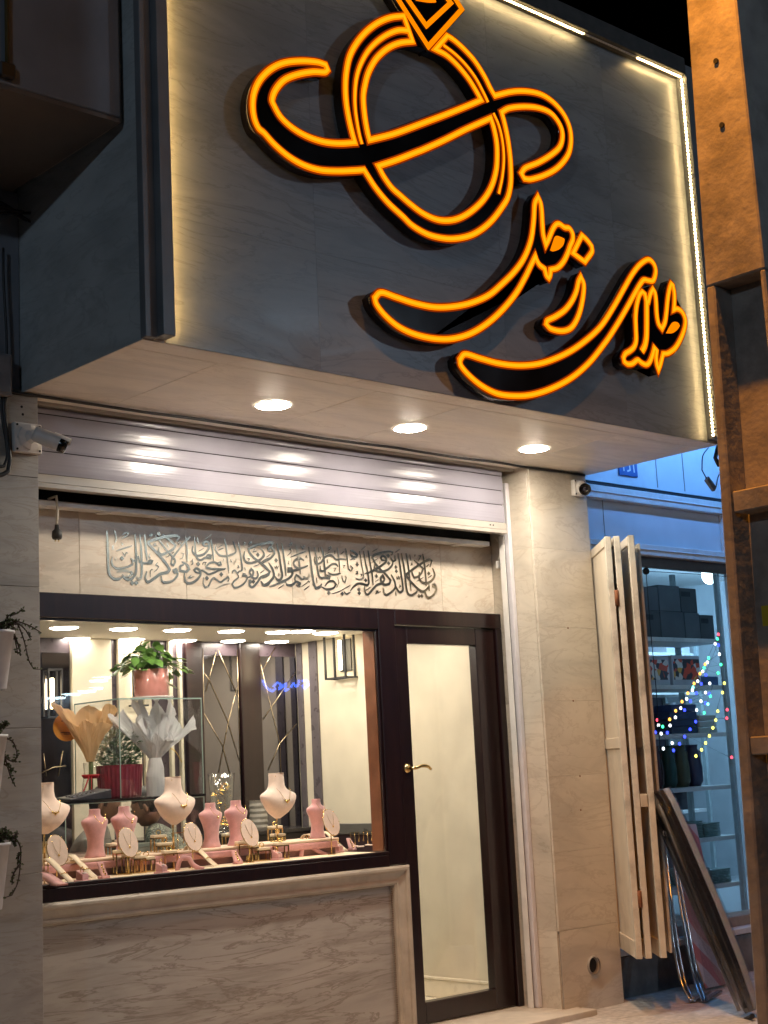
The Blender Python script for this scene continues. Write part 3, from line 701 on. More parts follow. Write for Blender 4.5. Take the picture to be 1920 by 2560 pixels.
# screws on the letter sides
# ================================================================== CALLIGRAPHY ON THE LINTEL
IR = {1: (255,1310), 2: (455,1320), 3: (655,1335), 4: (875,1350)}
INK = {1: [
 (50,[(85,130),(100,300),(108,600),(120,880),(150,970),(230,1035),(330,1030),(400,980)]),(40,[(270,920),(340,885),(450,885),(550,910),(570,940),(500,985),(420,985)]),
 (50,[(380,950),(430,1020),(510,1050),(590,1000),(635,900),(640,600),(615,190)]),(45,[(710,190),(735,500),(745,850),(735,1000),(690,1045),(645,1000)]),
 (42,[(800,190),(820,450),(845,690)]),(40,[(690,620),(700,700),(760,740),(850,740),(920,740),(940,700),(890,690),(840,740)]),
 (38,[(195,620),(180,720),(210,800),(290,840),(390,830),(500,800),(570,750),(545,640)]),(36,[(545,640),(590,700),(640,670),(690,600)]),
 (24,[(225,115),(255,200),(262,280),(245,350)]),(18,[(375,210),(430,170),(485,170),(460,220),(370,275)]),(26,[(260,510),(400,460),(565,410)]),(18,[(380,530),(430,600),(450,540),(485,550)]),
 (16,[(210,400),(195,440),(205,485)]),(16,[(265,620),(255,660),(270,690)]),(16,[(360,350),(385,380),(365,400)]),
 (52,[(1400,330),(1450,250),(1390,220),(1200,240),(1000,290),(870,340),(880,390),(960,470),(1080,600),(1200,740),(1270,860),(1230,910),(1100,940),(1000,1010),(900,1080),(840,1090),(810,1010),(840,890)]),
 (36,[(990,210),(1100,340),(1200,480),(1330,620),(1380,700),(1340,780),(1300,750),(1320,660),(1400,540),(1560,330),(1650,240)]),
 (44,[(1140,200),(1250,290),(1380,400),(1330,480),(1200,550),(1110,575),(1060,520),(1070,440)]),
 (16,[(960,390),(1000,370),(980,410),(1040,410)]),(18,[(1225,350),(1245,440)]),(16,[(1200,635),(1270,590)]),(14,[(1310,560),(1355,525)]),(16,[(870,220),(920,190),(940,210),(870,255)]),
 (15,[(1425,350),(1440,380),(1460,350),(1475,385),(1495,345)]),(32,[(1570,240),(1595,450),(1600,720)]),
 (45,[(1500,710),(1600,770),(1640,850),(1580,900),(1470,880),(1470,800),(1540,770)]),(42,[(1440,900),(1360,920),(1340,870),(1390,850),(1410,900),(1420,960),(1340,1060),(1220,1100),(1130,1080),(1110,980)]),
 (16,[(900,560),(885,610),(910,640)]),(18,[(1050,720),(1010,770),(1060,800),(1030,860),(970,910)]),(20,[(910,1000),(905,900),(930,860),(950,870)]),(14,[(1480,540),(1540,560),(1510,640),(1460,665)])],
2: [(16,[(150,170),(60,270)]),(40,[(230,160),(245,350),(255,500),(300,590),(360,600),(440,560),(530,570),(540,520),(480,510),(450,550)]),
 (42,[(500,330),(420,340),(385,300),(430,260),(490,280),(500,370),(440,470),(340,520),(250,510),(190,440),(200,340)]),(18,[(285,180),(305,310)]),(16,[(430,205),(550,130)]),(14,[(305,440),(410,380)]),
 (34,[(540,210),(570,400),(590,620)]),(36,[(625,320),(630,420),(700,510),(830,530),(960,490),(1010,440),(985,340),(955,250)]),(32,[(790,195),(830,380),(850,600),(880,860)]),
 (34,[(1045,240),(1080,400),(1110,600),(1130,780),(1080,820)]),(36,[(660,660),(720,640),(730,690),(680,700),(620,650),(520,660),(460,720),(460,750),(560,770),(700,770),(820,765)]),
 (36,[(810,780),(700,795),(600,840),(500,870),(430,830),(380,800),(320,810)]),(42,[(340,850),(260,830),(230,790),(270,760),(330,800),(340,890),(260,990),(150,1040),(70,1020),(40,920),(40,850)]),
 (34,[(400,930),(395,1050),(430,1120),(490,1100),(540,1000),(590,940),(640,970),(720,1020),(800,970),(860,920),(880,960),(860,1010)]),(14,[(630,1145),(780,1070),(910,1040)]),
 (32,[(950,860),(950,820),(990,800),(1040,860),(1080,800)]),(34,[(1040,860),(1060,930),(980,1000),(940,1060),(980,1120),(1060,1110),(1160,1050),(1220,960),(1210,900),(1140,900),(1150,860),(1200,870)]),
 (40,[(1410,810),(1430,900),(1380,950),(1310,920),(1270,830),(1300,770),(1340,820),(1320,900),(1240,930)]),(44,[(1260,970),(1270,1080),(1330,1110),(1420,1020),(1480,930),(1600,880),(1659,820)]),
 (46,[(1659,290),(1500,300),(1350,340),(1250,400),(1270,470),(1360,570),(1480,660),(1600,780),(1659,830)]),(42,[(1480,370),(1540,480),(1500,570),(1420,620),(1300,660),(1200,640),(1160,550),(1175,440)]),
 (40,[(1659,560),(1500,640)]),(44,[(1480,1000),(1530,1070),(1600,1070),(1659,1030)]),(14,[(1330,410),(1370,400),(1340,450),(1410,435)]),(14,[(1240,320),(1280,265),(1310,270),(1250,330)]),
 (14,[(1150,270),(1185,280),(1150,330),(1190,375)]),(14,[(1000,570),(1030,570),(1010,600),(970,690)]),(14,[(910,590),(930,650)]),(14,[(780,580),(775,640)]),(20,[(160,640),(190,600),(200,670),(165,690)]),
 (16,[(380,700),(400,650),(450,650),(430,700)]),(16,[(100,940),(160,900),(120,950),(230,910)]),(16,[(1050,700),(1070,740),(1040,750)]),(14,[(1180,740),(1190,800)]),(16,[(1350,720),(1450,690)]),(14,[(1470,850),(1550,790)]),
 (12,[(650,380),(760,320)]),(12,[(670,420),(780,380)]),(14,[(1230,570),(1270,580),(1250,620)])],
3: [(36,[(0,190),(120,160),(200,165),(170,230)]),(42,[(190,330),(130,330),(110,290),(150,250),(210,300),(225,370),(150,460),(60,510),(0,560)]),(30,[(0,300),(40,390),(0,470)]),
 (44,[(0,560),(60,620),(140,710),(100,780),(0,830)]),(48,[(120,540),(190,660),(220,780),(170,870),(90,940),(0,970)]),(46,[(270,180),(310,350),(340,550),(375,780),(340,860),(280,860),(240,800)]),
 (38,[(365,170),(400,400),(430,600),(445,790)]),(40,[(625,190),(665,340),(690,500),(720,760)]),(40,[(790,500),(720,460),(640,480),(590,540),(620,610),(700,650),(860,595)]),
 (44,[(860,602),(700,662),(580,690),(490,700),(490,650),(550,650),(570,740),(520,820),(420,880),(280,940),(140,990)]),(34,[(880,750),(870,820),(820,840),(780,790)]),(36,[(810,840),(740,850),(690,800),(640,770),(610,850),(640,900)]),
 (42,[(440,900),(470,960),(560,960),(640,900),(710,930),(700,980),(640,960)]),(48,[(875,240),(910,500),(940,750),(970,930),(1010,1020),(1080,1000),(1120,940)]),
 (36,[(1120,1000),(1220,1040),(1340,1020),(1390,950),(1340,890),(1250,900),(1180,980)]),(42,[(985,250),(1020,450),(1040,650),(1070,790),(1120,830),(1190,820),(1260,840),(1270,800),(1210,770)]),
 (42,[(1110,250),(1150,400),(1170,600),(1190,800)]),(38,[(1600,480),(1480,470),(1390,480),(1340,430),(1280,400),(1180,440),(1100,540),(1020,560),(985,500),(990,430)]),
 (38,[(1430,620),(1390,570),(1320,570),(1220,640),(1150,700),(1090,690),(1090,600)]),(30,[(1240,720),(1300,760),(1400,760),(1480,740)]),(26,[(1415,260),(1440,450),(1460,730)]),
 (26,[(1500,780),(1520,880),(1560,910),(1580,830),(1560,790)]),(30,[(1570,270),(1600,470),(1620,640),(1659,690)]),(14,[(1310,1130),(1450,1080),(1600,1000),(1659,960)]),(26,[(1540,1080),(1580,1130),(1659,1100)]),(14,[(1420,820),(1440,920),(1400,1010)]),
 (16,[(230,610),(245,650),(265,610),(280,655),(305,600)]),(15,[(1045,430),(1060,465),(1080,430),(1095,465),(1110,425)]),(16,[(740,990),(840,920),(870,885),(885,910),(905,880)]),(24,[(525,440),(820,325)]),
 (15,[(500,200),(560,170),(540,210),(490,240)]),(16,[(720,220),(760,280),(780,220),(800,250)]),(16,[(500,300),(530,280),(540,340),(475,410)]),(14,[(500,510),(490,560),(510,570)]),(14,[(810,450),(830,410),(845,460)]),
 (16,[(310,740),(330,770),(305,780)]),(16,[(1060,250),(1068,350)]),(15,[(1240,270),(1290,240),(1300,270),(1240,310)]),(14,[(1180,390),(1260,350)]),(14,[(1370,310),(1365,380)]),(16,[(1225,480),(1235,550)]),(12,[(75,440),(160,375)]),
 (16,[(300,1030),(410,950)]),(16,[(790,1055),(890,975)]),(18,[(1020,820),(1030,930)]),(14,[(1340,650),(1390,640),(1350,710)]),(14,[(1480,380),(1540,330)]),(12,[(1520,600),(1560,580),(1530,640)])],
4: [(40,[(0,200),(60,220),(130,280),(100,320),(20,300),(0,260)]),(30,[(0,480),(40,530),(10,590)]),(20,[(0,370),(60,350),(90,370)]),(26,[(175,210),(210,450),(250,690),(190,740),(100,720)]),
 (36,[(250,210),(290,450),(330,640),(350,800),(320,850),(250,830),(150,820),(60,880),(0,960)]),(34,[(335,200),(370,430),(410,650),(430,850)]),
 (42,[(780,290),(800,230),(740,220),(600,240),(460,280),(410,330),(470,440),(560,550),(660,640),(760,760),(730,830),(640,840),(590,800),(570,720),(610,670),(640,730),(600,810),(500,850),(420,930),(340,1020),(290,1010),(265,920),(270,870)]),
 (42,[(670,380),(600,380),(575,340),(610,300),(670,340),(670,410),(590,480),(480,550),(380,600),(270,635)]),(34,[(840,290),(850,380),(800,400),(760,330)]),(40,[(800,395),(790,470),(720,550),(620,590),(520,590),(460,540),(460,440)]),
 (40,[(770,650),(830,770),(850,880),(800,960),(700,1030),(640,1010),(620,900)]),(42,[(900,250),(930,450),(960,650),(990,880),(980,960),(920,980),(870,910),(850,850)]),(42,[(965,250),(1000,450),(1030,650),(1050,850),(1080,1000),(1150,1040),(1240,990),(1260,940)]),
 (36,[(1050,250),(1085,450),(1110,650),(1145,960)]),(44,[(1500,510),(1540,390),(1490,370),(1380,420),(1250,500),(1130,590),(1050,650),(1100,740),(1190,840),(1260,910),(1350,970),(1420,950),(1480,870),(1490,960)]),
 (38,[(1200,380),(1290,460),(1370,540),(1340,620),(1270,690),(1200,710),(1170,640),(1165,590)]),(36,[(1365,260),(1395,450),(1420,700),(1430,870)]),(42,[(1550,530),(1590,660),(1540,760),(1450,810),(1360,800),(1300,730),(1300,600)]),
 (42,[(1620,900),(1560,880),(1560,840),(1600,840),(1625,920),(1590,1010),(1510,1080),(1440,1070),(1410,980),(1420,950)]),(16,[(870,690),(885,735),(905,690),(920,740),(940,685)]),(14,[(205,190),(290,120)]),(14,[(415,220),(515,165)]),
 (16,[(845,235),(935,175)]),(18,[(1120,270),(1140,390)]),(14,[(1140,490),(1160,440),(1170,480)]),(16,[(1285,300),(1330,300),(1280,400)]),(14,[(1220,270),(1215,315)]),(16,[(1430,500),(1480,460),(1440,510)]),(14,[(930,840),(945,880),(915,890)]),
 (18,[(855,970),(865,1050)]),(16,[(480,960),(520,960),(480,1010),(570,970)]),(14,[(290,950),(390,880)]),(14,[(470,785),(530,745)]),(14,[(1250,780),(1380,700)]),(14,[(1460,720),(1540,660)]),(14,[(560,400),(555,450)]),(12,[(400,430),(520,345)]),
 (20,[(100,600),(130,590),(140,630),(100,640)]),(14,[(190,640),(220,650),(200,690)])]}
DOTS = {1: [(370,650),(565,1110),(640,1110),(1065,190)], 2: [(1425,505),(735,875),(1290,1010),(1340,1010),(300,680),(465,945)], 3: [(260,495),(1255,1110),(1510,1125)],
        4: [(715,295),(725,440),(860,510),(870,590),(490,680),(290,760),(165,930),(170,1000),(1480,630),(1295,1055),(1350,1055),(130,460)]}
YI = YW+.012
INS = thing('calligraphy_inscription', 'brass Arabic calligraphy verse fixed on the marble lintel above the window', 'inscription', (4.6, YI, 2.3))
kk = 0
for r_, strokes in INK.items():
    X0, Y0 = IR[r_]
    for w, pts in strokes:
        q = [un(X0+x*.13261, Y0+y*.13261, 'Y', YI) for x, y in pts]
        dep = (q[0]-CAM).dot(fwd); wr = w*.13261*dep/F/.96
        sp = smooth([(p.x, p.z) for p in q], False, 4, 75); kk += 1; n = len(sp)
        ww = [wr*(min(1, .45+.55*min(i, n-1-i)/max(1, n*.16))) for i in range(n)]
        MB().ribbon(sp, ww, YI-.0022-kk*.00001, YI-.0002, ramp=.0008).build('letter_stroke', M_INSC, INS)
    for x, y in DOTS[r_]:
        p = un(X0+x*.13261, Y0+y*.13261, 'Y', YI); s_ = .0125
        MB().prism([(p.x-s_, p.z), (p.x, p.z-s_), (p.x+s_, p.z), (p.x, p.z+s_)], YI-.0030, YI-.0002).build('letter_dot', M_INSC, INS)
# ================================================================== INSIDE THE SHOP
XI, YB, ZC = 6.44, 8.0, 2.256
MB().box(3.0, 6.6, 6.17, 8.2, -.08, .022).build('shop_floor', M_FLOORIN, kind='structure')
ceil = MB().box(3.0, 6.6, 6.165, 8.2, ZC, ZC+.1).build('shop_ceiling', M_CEIL, kind='structure')
wr = MB().box(XI, XI+.2, 6.155, 8.2, .0225, ZC-.001).build('wall_right', M_CREAM, kind='structure')
wb = MB().box(3.2, XI-.001, YB, YB+.15, .0225, ZC-.001).build('wall_back', plain('back_wall_dark', (.062,.045,.055), .3, var=.2), kind='structure')
wl = MB().box(3.0, 3.19, 6.17, 8.2, .0225, ZC-.001).build('wall_left', M_CREAM, kind='structure')
# skirting and the dark trims near the corner
MB().box(XI-.014, XI-.0005, 6.2, 7.98, .0235, .125).box(XI-.020, XI-.0005, 6.2, 7.98, .1255, .142).build('skirting', M_CREAMB, wr, bev=.003)
for a, b in ((7.925,7.977),(7.765,7.845)): MB().box(XI-.012, XI-.0005, a, b, .2, ZC-.002).build('trim_strip', plain('trim_dark%d' % (a*100), (.11,.095,.10), .3), wr)
zr = un(900, 2085, 'X', XI).z; zr2 = un(900, 2058, 'X', XI).z
MB().box(XI-.03, XI-.0005, 7.12, 7.76, zr, zr2).build('wall_rail', plain('rail_grey', (.10,.095,.085), .3), wr, bev=.004)
MB().box(XI-.02, XI-.0005, 7.12, 7.76, .2, zr-.002).build('wainscot', plain('wainscot_dark', (.045,.026,.028), .35), wr)
def bx(x): return un(x, 1800, 'Y', YB).x
for a, b, nm in ((176,275,'wall_panel'),(292,347,'wall_panel'),(356,374,'wall_panel'),(420,428,'wall_panel'),(445,452,'wall_panel')):
    MB().box(bx(a), bx(b), YB-.03, YB-.0005, .2, ZC-.002).build(nm, M_CREAM, wb, bev=.002)
for a, b in ((104,174),(505,597),(649,741)):
    MB().box(bx(a), bx(b), YB-.012, YB-.0005, .3, ZC-.09).build('mirror_panel', M_DARKM, wb)
for a, b in ((598,648),(462,503)):
    MB().box(bx(a), bx(b), YB-.035, YB-.0005, .1, ZC-.002).build('pilaster', M_WOOD, wb, bev=.003)
def gl(pts, s=(500,1520,.28933), r=.0028):
    P = [un(s[0]+x*s[2], s[1]+y*s[2], 'Y', YB-.014) for x, y in pts]
    return MB().tube(P, r, 6)
gold_lines = [[(25,350),(40,1440)],[(322,360),(350,1440)],[(155,360),(330,765)],[(30,555),(80,620),(240,980),(340,1320)],[(35,910),(195,1190),(260,1440)],[(140,380),(50,720)],[(325,680),(245,980),(160,1430)],
 [(512,350),(545,1430)],[(650,340),(525,570)],[(525,490),(690,1170),(700,1430)],[(820,560),(540,970)],[(835,1000),(690,1170),(590,1400)]]
M_GILT = plain('dull_gilt', (.36,.29,.18), .3, 1.0)
for q in gold_lines: gl(q).build('gilt_moulding', M_GILT, wb)
for q in ([(110,1370),(135,1584)],[(290,1345),(250,1584)],[(90,1555),(210,1500),(320,1490)],[(85,900),(130,640)]):
    gl(q, (80,1520,.26522), .003).build('gilt_moulding', M_GILT, wb)
# ceiling lights
for i, (x, y) in enumerate(((160,1568),(309,1571),(443,1574),(578,1577),(697,1579),(814,1581),(191,1595),(329,1597),(459,1600),(582,1601),(692,1603))):
    p = un(x, y, 'Z', ZC); downlight(p.x, p.y, ZC-.0005, .078, E_CEIL, 'round shop ceiling downlight in the row '+('nearer the window glass' if i < 6 else 'nearer the mirror panels'), 'shop ceiling downlights')
for x, y in ((5.75,6.75), (6.1,6.5), (5.9,7.25)): downlight(x, y, ZC-.0005, .078, E_CEIL, 'unseen added downlight in the ceiling just inside the door', 'added door ceiling downlights')  # unseen downlights added to even out the light behind the door pane
downlight(3.7, 6.27, ZC-.0005, .078, E_CEILF, 'unseen added downlight over the front of the window display', 'added window display downlights')  # three unseen downlights added to brighten the window display
downlight(4.45, 6.27, ZC-.0005, .078, E_CEILF, 'unseen added downlight over the front of the window display', 'added window display downlights')
downlight(5.2, 6.27, ZC-.0005, .078, E_CEILF, 'unseen added downlight over the front of the window display', 'added window display downlights')
# wall lanterns
def lantern(label, c, w, h, d, out):
    c = V(c); out = V(out); s_ = V((0,0,1)).cross(out); t = thing('wall_lantern', label, 'wall lamp', c-V((0,0,h/2)))
    m = MB(); b = .006
    for o_ in (.02, d):
        for i in (-1, 1):
            m.obox(c+s_*i*w/2+out*o_, s_, out, (0,0,1), b, b, h/2)
            m.obox(c+out*o_+V((0,0,i*h/2)), s_, out, (0,0,1), w/2+b*.9, b*.9, b*.9)
    for i in (-1,1):
        for j in (-1,1): m.obox(c+s_*i*w/2+out*d/2+V((0,0,j*h/2)), s_, out, (0,0,1), b*.8, d/2, b*.8)
    m.build('cage', M_RUB, t)
    MB().obox(c+out*.006, s_, out, (0,0,1), w*.28, .005, h*.35).build('backplate', M_RUB, t)
    MB().tube([c+out*d*.55+V((0,0,-h*.32)), c+out*d*.55+V((0,0,h*.32))], .011, 10).build('tube_bulb', E_FIL, t)
p = un(866, 1638, 'X', XI); lantern('black cage wall lantern with glowing tube on the cream side wall', p, .20, .30, .10, (-1,0,0))
p = un(333, 1705, 'Y', YB); lantern('black cage wall lantern half hidden behind the pothos pot', p, .10, .30, .08, (0,-1,0))
p = un(121, 1735, 'Y', YB); lantern('small wall lantern with glowing tube on the dark mirror panel', p, .09, .28, .08, (0,-1,0))
# display shelf and velvet step
ZD = .945
DS = thing('display_shelf', 'cream display shelf with pink velvet step inside the window', 'display shelf', (4.4, 6.3, .9))
MB().box(XL+.065, 5.438, YW+.012, 6.64, .925, ZD).build('board', M_CREAMP, DS, bev=.003)
SY, SZ, SX = 6.33, 1.028, 5.33
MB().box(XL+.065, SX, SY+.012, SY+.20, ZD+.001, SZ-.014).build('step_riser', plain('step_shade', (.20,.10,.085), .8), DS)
MB().box(XL+.065, SX+.01, SY-.004, SY+.03, SZ-.05, SZ-.0145).build('velvet_roll', M_PINK, DS, bev=.012, seg=3)
MB().box(XL+.065, SX+.02, SY, SY+.24, SZ-.014, SZ).build('step_top', plain('ivory_step', (.80,.62,.46), .7, var=.05), DS, bev=.004)
MB().box(XL+.065, 5.438, 6.64, 6.652, .1, ZD).build('back_board', M_WOOD, DS)
# ---- jewellery displays
def chain(t, pts, r=.0016, name='necklace'): return MB().tube(smooth(pts, sub=5), r, 5).build(name, M_GOLD, t)
PB = [(0,.044,.036),(.006,.045,.037),(.018,.040,.032),(.05,.034,.027),(.085,.036,.027),(.115,.043,.030),(.14,.053,.033),(.158,.061,.034),(.170,.064,.032),(.178,.060,.029),(.185,.045,.026),(.192,.030,.024),(.200,.0235,.0225),(.212,.0215,.0215),(.224,.022,.022),(.2265,.021,.021)]
def pink_bust(label, px_, py_, rz=0, s=1.0, kind=0):
    p = un(px_, py_, 'Y', 6.43); t = thing('necklace_bust', label, 'bust stand', (p.x, 6.43, SZ), 'pink velvet busts', R(rz))
    MB().loft([(z*s, a*s*1.28, b*s*1.15, 0, -.004*math.sin(min(1, z/.16)*math.pi)) for z, a, b in PB], (0,0,0), 30, pw=2.2).build('torso', M_PINK, t, local=True)
    MB().lathe([(.0262*s,.2268*s),(.0255*s,.2285*s)], (0,0,0), 20).build('neck_cap', plain('pink_cap%d' % (px_), (.68,.34,.30), .8), t, local=True)
    q = 1.04*s
    pts = [(-.036*q,-.030*q,.196*q),(-.030*q,-.040*q,.175*q),(-.014*q,-.046*q,.160*q),(0,-.048*q,.152*q),(.014*q,-.046*q,.160*q),(.030*q,-.040*q,.175*q),(.036*q,-.030*q,.196*q)]
    MB().tube(smooth([V(a) for a in pts], sub=4), .0014 if kind == 0 else .0009, 5).build('necklace', M_GOLD, t, local=True)
    if kind: MB().ball((0,-.049*q,.145*q), .0055, 8, 5).build('pendant', M_GOLD, t, local=True)
    MB().ball((.022*s,-.006,.205*s), .003, 6, 4).ball((-.022*s,-.006,.205*s), .003, 6, 4).build('earring_pair', M_GOLD, t, local=True)
pink_bust('pink velvet bust with bar link gold necklace behind the cream ramps', 238, 2140, 14, 1.0, 0)
pink_bust('pink velvet bust with fine pendant chain behind the oval stand', 312, 2132, 14, 1.02, 1)
pink_bust('pink velvet bust with V shaped gold chain by the gold vase', 528, 2112, 14, .98, 1)
pink_bust('pink velvet bust with bare chest and round earring by the glass vase', 592, 2104, 14, 1.0, 0)
pink_bust('slim pink velvet bust with ring pendant near the cream wall', 793, 2086, 14, .92, 1)
WB = [(0,.012,.010),(.012,.030,.020),(.03,.055,.032),(.055,.079,.040),(.08,.096,.043),(.098,.108,.042),(.114,.115,.038),(.124,.114,.034),(.133,.100,.033),(.143,.074,.032),(.155,.052,.032),(.172,.039,.032),(.20,.034,.031),(.232,.034,.031),(.236,.0325,.030)]
def white_bust(label, cx, cy, base_y, kind, rod=True):
    p = un(cx, cy, 'Y', 6.44); zb = p.z; t = thing('necklace_bust', label, 'bust stand', (p.x, 6.44, SZ), 'ivory velvet busts', R(16))
    h = zb-SZ
    MB().loft([(z+h, a*1.3, b*1.25, 0, -.012*math.sin(min(1, z/.16)*math.pi)) for z, a, b in WB], (0,0,0), 36, pw=2.1).build('torso', M_IVORY, t, local=True)
    MB().lathe([(.0425,.2362+h),(.042,.2385+h)], (0,0,0), 24).build('neck_cap', plain('ivory_cap%d' % cx, (.86,.66,.50), .8), t, local=True)
    MB().tube([(0,.006,0),(0,.006,h+.03)], .0048, 8).lathe([(.04,0),(.04,.004),(.006,.006)], (0,.006,0), 20).build('brass_stand', M_BRASS, t, local=True)
    pts = [(-.058,-.040,.158+h),(-.045,-.056,.135+h),(-.020,-.066,.100+h),(0,-.067,.088+h),(.020,-.066,.100+h),(.045,-.056,.135+h),(.058,-.040,.158+h)]
    MB().tube(smooth([V(a) for a in pts], sub=4), .0010, 5).build('necklace', M_GOLD, t, local=True)
    m = MB()
    for k in range(-2, 3): m.ball((k*.010,-.068,.092+h+abs(k)*.004-(.006 if kind else 0)), .0042 if k else .006, 7, 5, 1, .6, 1.5)
    m.build('pendant', M_GOLD, t, local=True)
    MB().ball((.034,-.022,.222+h), .004, 6, 4).ball((-.034,-.022,.222+h), .004, 6, 4).build('earring_pair', M_GOLD, t, local=True)
white_bust('ivory velvet bust with curved bar necklace cut off by the left pillar', 113, 2085, 0, 0)
white_bust('ivory velvet bust with floral gold necklace in front of the glass counter', 435, 2062, 0, 1)
white_bust('ivory velvet bust with fringed gold necklace before the dark mirror', 694, 2046, 0, 1)
def oval(label, x, y, Yd, hgt=None):
    p = un(x, y, 'Y', Yd); t = thing('oval_stand', label, 'jewellery stand', (p.x, Yd, ZD), 'oval necklace stands')
    nrm = V((.02,-.94,.34)).normalized(); ux = V((0,0,1)).cross(nrm).normalized(); uz = nrm.cross(ux)
    def ell(k, o_, n=36): return [p+ux*.052*k*math.cos(2*math.pi*i/n)+uz*.072*k*math.sin(2*math.pi*i/n)+nrm*o_ for i in range(n)]
    m = MB(); a, b = ell(1, .004), ell(1, -.004); n = 36
    m.v = a+b; m.f = [tuple(range(n)), tuple(range(2*n-1, n-1, -1))]+[(i, n+i, n+(i+1) % n, (i+1) % n) for i in range(n)]; m.sm = [False]*len(m.f)
    m.build('pad', M_IVORY, t)
    MB().tube(ell(1.02, 0), .0020, 6, True).build('rim', M_BRASS, t)
    q = p-nrm*.006; MB().tube([V((q.x, q.y, ZD)), V((q.x, q.y, q.z))], .003, 6).lathe([(.022,0),(.022,.004)], (q.x, q.y, ZD), 16).build('stem', M_BRASS, t)
    m = MB(); m.tube(smooth([p+nrm*.006+ux*a_+uz*b_ for a_, b_ in ((-.022,.045),(-.012,.0),(0,-.022),(.012,.0),(.022,.045))], sub=4), .0008, 5)
    for k in range(7):
        a_ = 2*math.pi*k/7; m.ball(p+ux*.052*math.cos(a_)+uz*.072*math.sin(a_)+nrm*.004, .0032, 6, 4)
    m.ball(p+nrm*.007-uz*.026, .005, 7, 5); m.build('necklace', M_GOLD, t)
oval('ivory oval stand with two fine pendants beside the left pillar', 143, 2126, 6.22)
oval('ivory oval stand with crossed pendants over the brass stands', 320, 2106, 6.24)
oval('ivory oval stand with beaded earrings by the tall earring bar', 482, 2092, 6.26)
oval('ivory oval stand with long pendant before the grey glass vase', 624, 2082, 6.26)
oval('ivory oval stand with thin pendants beside the slim pink bust', 828, 2056, 6.27)
def ramp(label, fx, fy, w=.050, L=.105, hh=.075, mat=None):
    f = un(fx, fy, 'Z', ZD+.002); t = thing('bracelet_ramp', label, 'jewellery stand', (f.x, f.y, ZD), 'cream bracelet ramps', R(32))
    prf = [(0,.002),(.025,.022),(.056,.052),(.084,.079),(.101,.091),(.118,.092),(.133,.084),(.140,.068)]
    S = smooth([V(a) for a in prf], sub=3); m = MB(); n = len(S)
    for q in S: m.v += [V((-w/2, q.x, q.y)), V((w/2, q.x, q.y)), V((w/2, q.x, q.y-.004)), V((-w/2, q.x, q.y-.004))]
    for i in range(n-1):
        for k in range(4): m.f.append((4*i+k, 4*i+(k+1) % 4, 4*i+4+(k+1) % 4, 4*i+4+k)); m.sm.append(True)
    m.f += [(0,1,2,3), (4*n-1,4*n-2,4*n-3,4*n-4)]; m.sm += [False]*2
    m.build('strap', M_CREAMP, t, local=True)
    t.scale = (1.18,1.18,1.18)
    MB().tube([(-w*.3,.112,0),(-w*.3,.112,.088)], .0025, 6).build('post', M_BRASS, t, local=True)
    MB().tube([(w*.3,.112,0),(w*.3,.112,.088)], .0025, 6).build('post', M_BRASS, t, local=True)
    MB().tube([(-w/2,.036,.0345),(0,.034,.037),(w/2,.036,.0345)], .0018, 5).build('bracelet', M_GOLD, t, local=True)
for fx, fy, lb in ((182,2205,'cream bracelet ramp with a gem ring beside the pink ring box'),(238,2193,'bare cream bracelet ramp beside the pink bracelet pad'),(541,2164,'cream bracelet ramp with studs between the pink arches'),(578,2156,'cream bracelet ramp touching the pink flared pad'),(828,2133,'cream bracelet ramp at the end of the pink arch'),(866,2126,'cream bracelet ramp beside the small earring bars')): ramp(lb, fx, fy)
def arch(label, x0, y0, x1, y1):
    a, b = un(x0, y0, 'Z', ZD), un(x1, y1, 'Z', ZD); d = b-a; L = d.length
    t = thing('velvet_arch', label, 'jewellery stand', a, 'pink velvet arches')
    d.normalize(); s_ = V((-d.y, d.x, 0)); S = smooth([V((0,0)), V((.012,.045)), V((.035,.068)), V((.075,.060)), V((L*.65,.030)), V((L*.85,.012)), V((L,.007))], sub=4)
    m = MB(); n = len(S)
    for i, q in enumerate(S):
        tn = (S[min(i+1, n-1)]-S[max(0, i-1)]).normalized(); nn = V((tn.y, -tn.x)); th = .020
        o_ = a+d*q.x+V((0,0,q.y)); r_ = o_+d*nn.x*th+V((0,0,max(-o_.z+ZD, nn.y*th)))
        m.v += [o_-s_*.023, o_+s_*.023, r_+s_*.023, r_-s_*.023]
    for i in range(n-1):
        for k in range(4): m.f.append((4*i+k, 4*i+(k+1) % 4, 4*i+4+(k+1) % 4, 4*i+4+k)); m.sm.append(True)
    m.f += [(0,1,2,3), (4*n-1,4*n-2,4*n-3,4*n-4)]; m.sm += [False]*2
    m.build('arch_body', M_PINK, t)
    q = S[6]; MB().tube([a+d*q.x+V((0,0,q.y+.002))-s_*.017, a+d*q.x+V((0,0,q.y+.003)), a+d*q.x+V((0,0,q.y+.002))+s_*.017], .0018, 5).build('bracelet', M_GOLD, t)
arch('pink velvet bracelet arch cut off by the left pillar', 84, 2208, 158, 2214)
arch('pink velvet bracelet arch between brass stands and cream ramps', 438, 2176, 512, 2172)
arch('pink velvet bracelet arch after the brass stair stand', 744, 2142, 818, 2135)
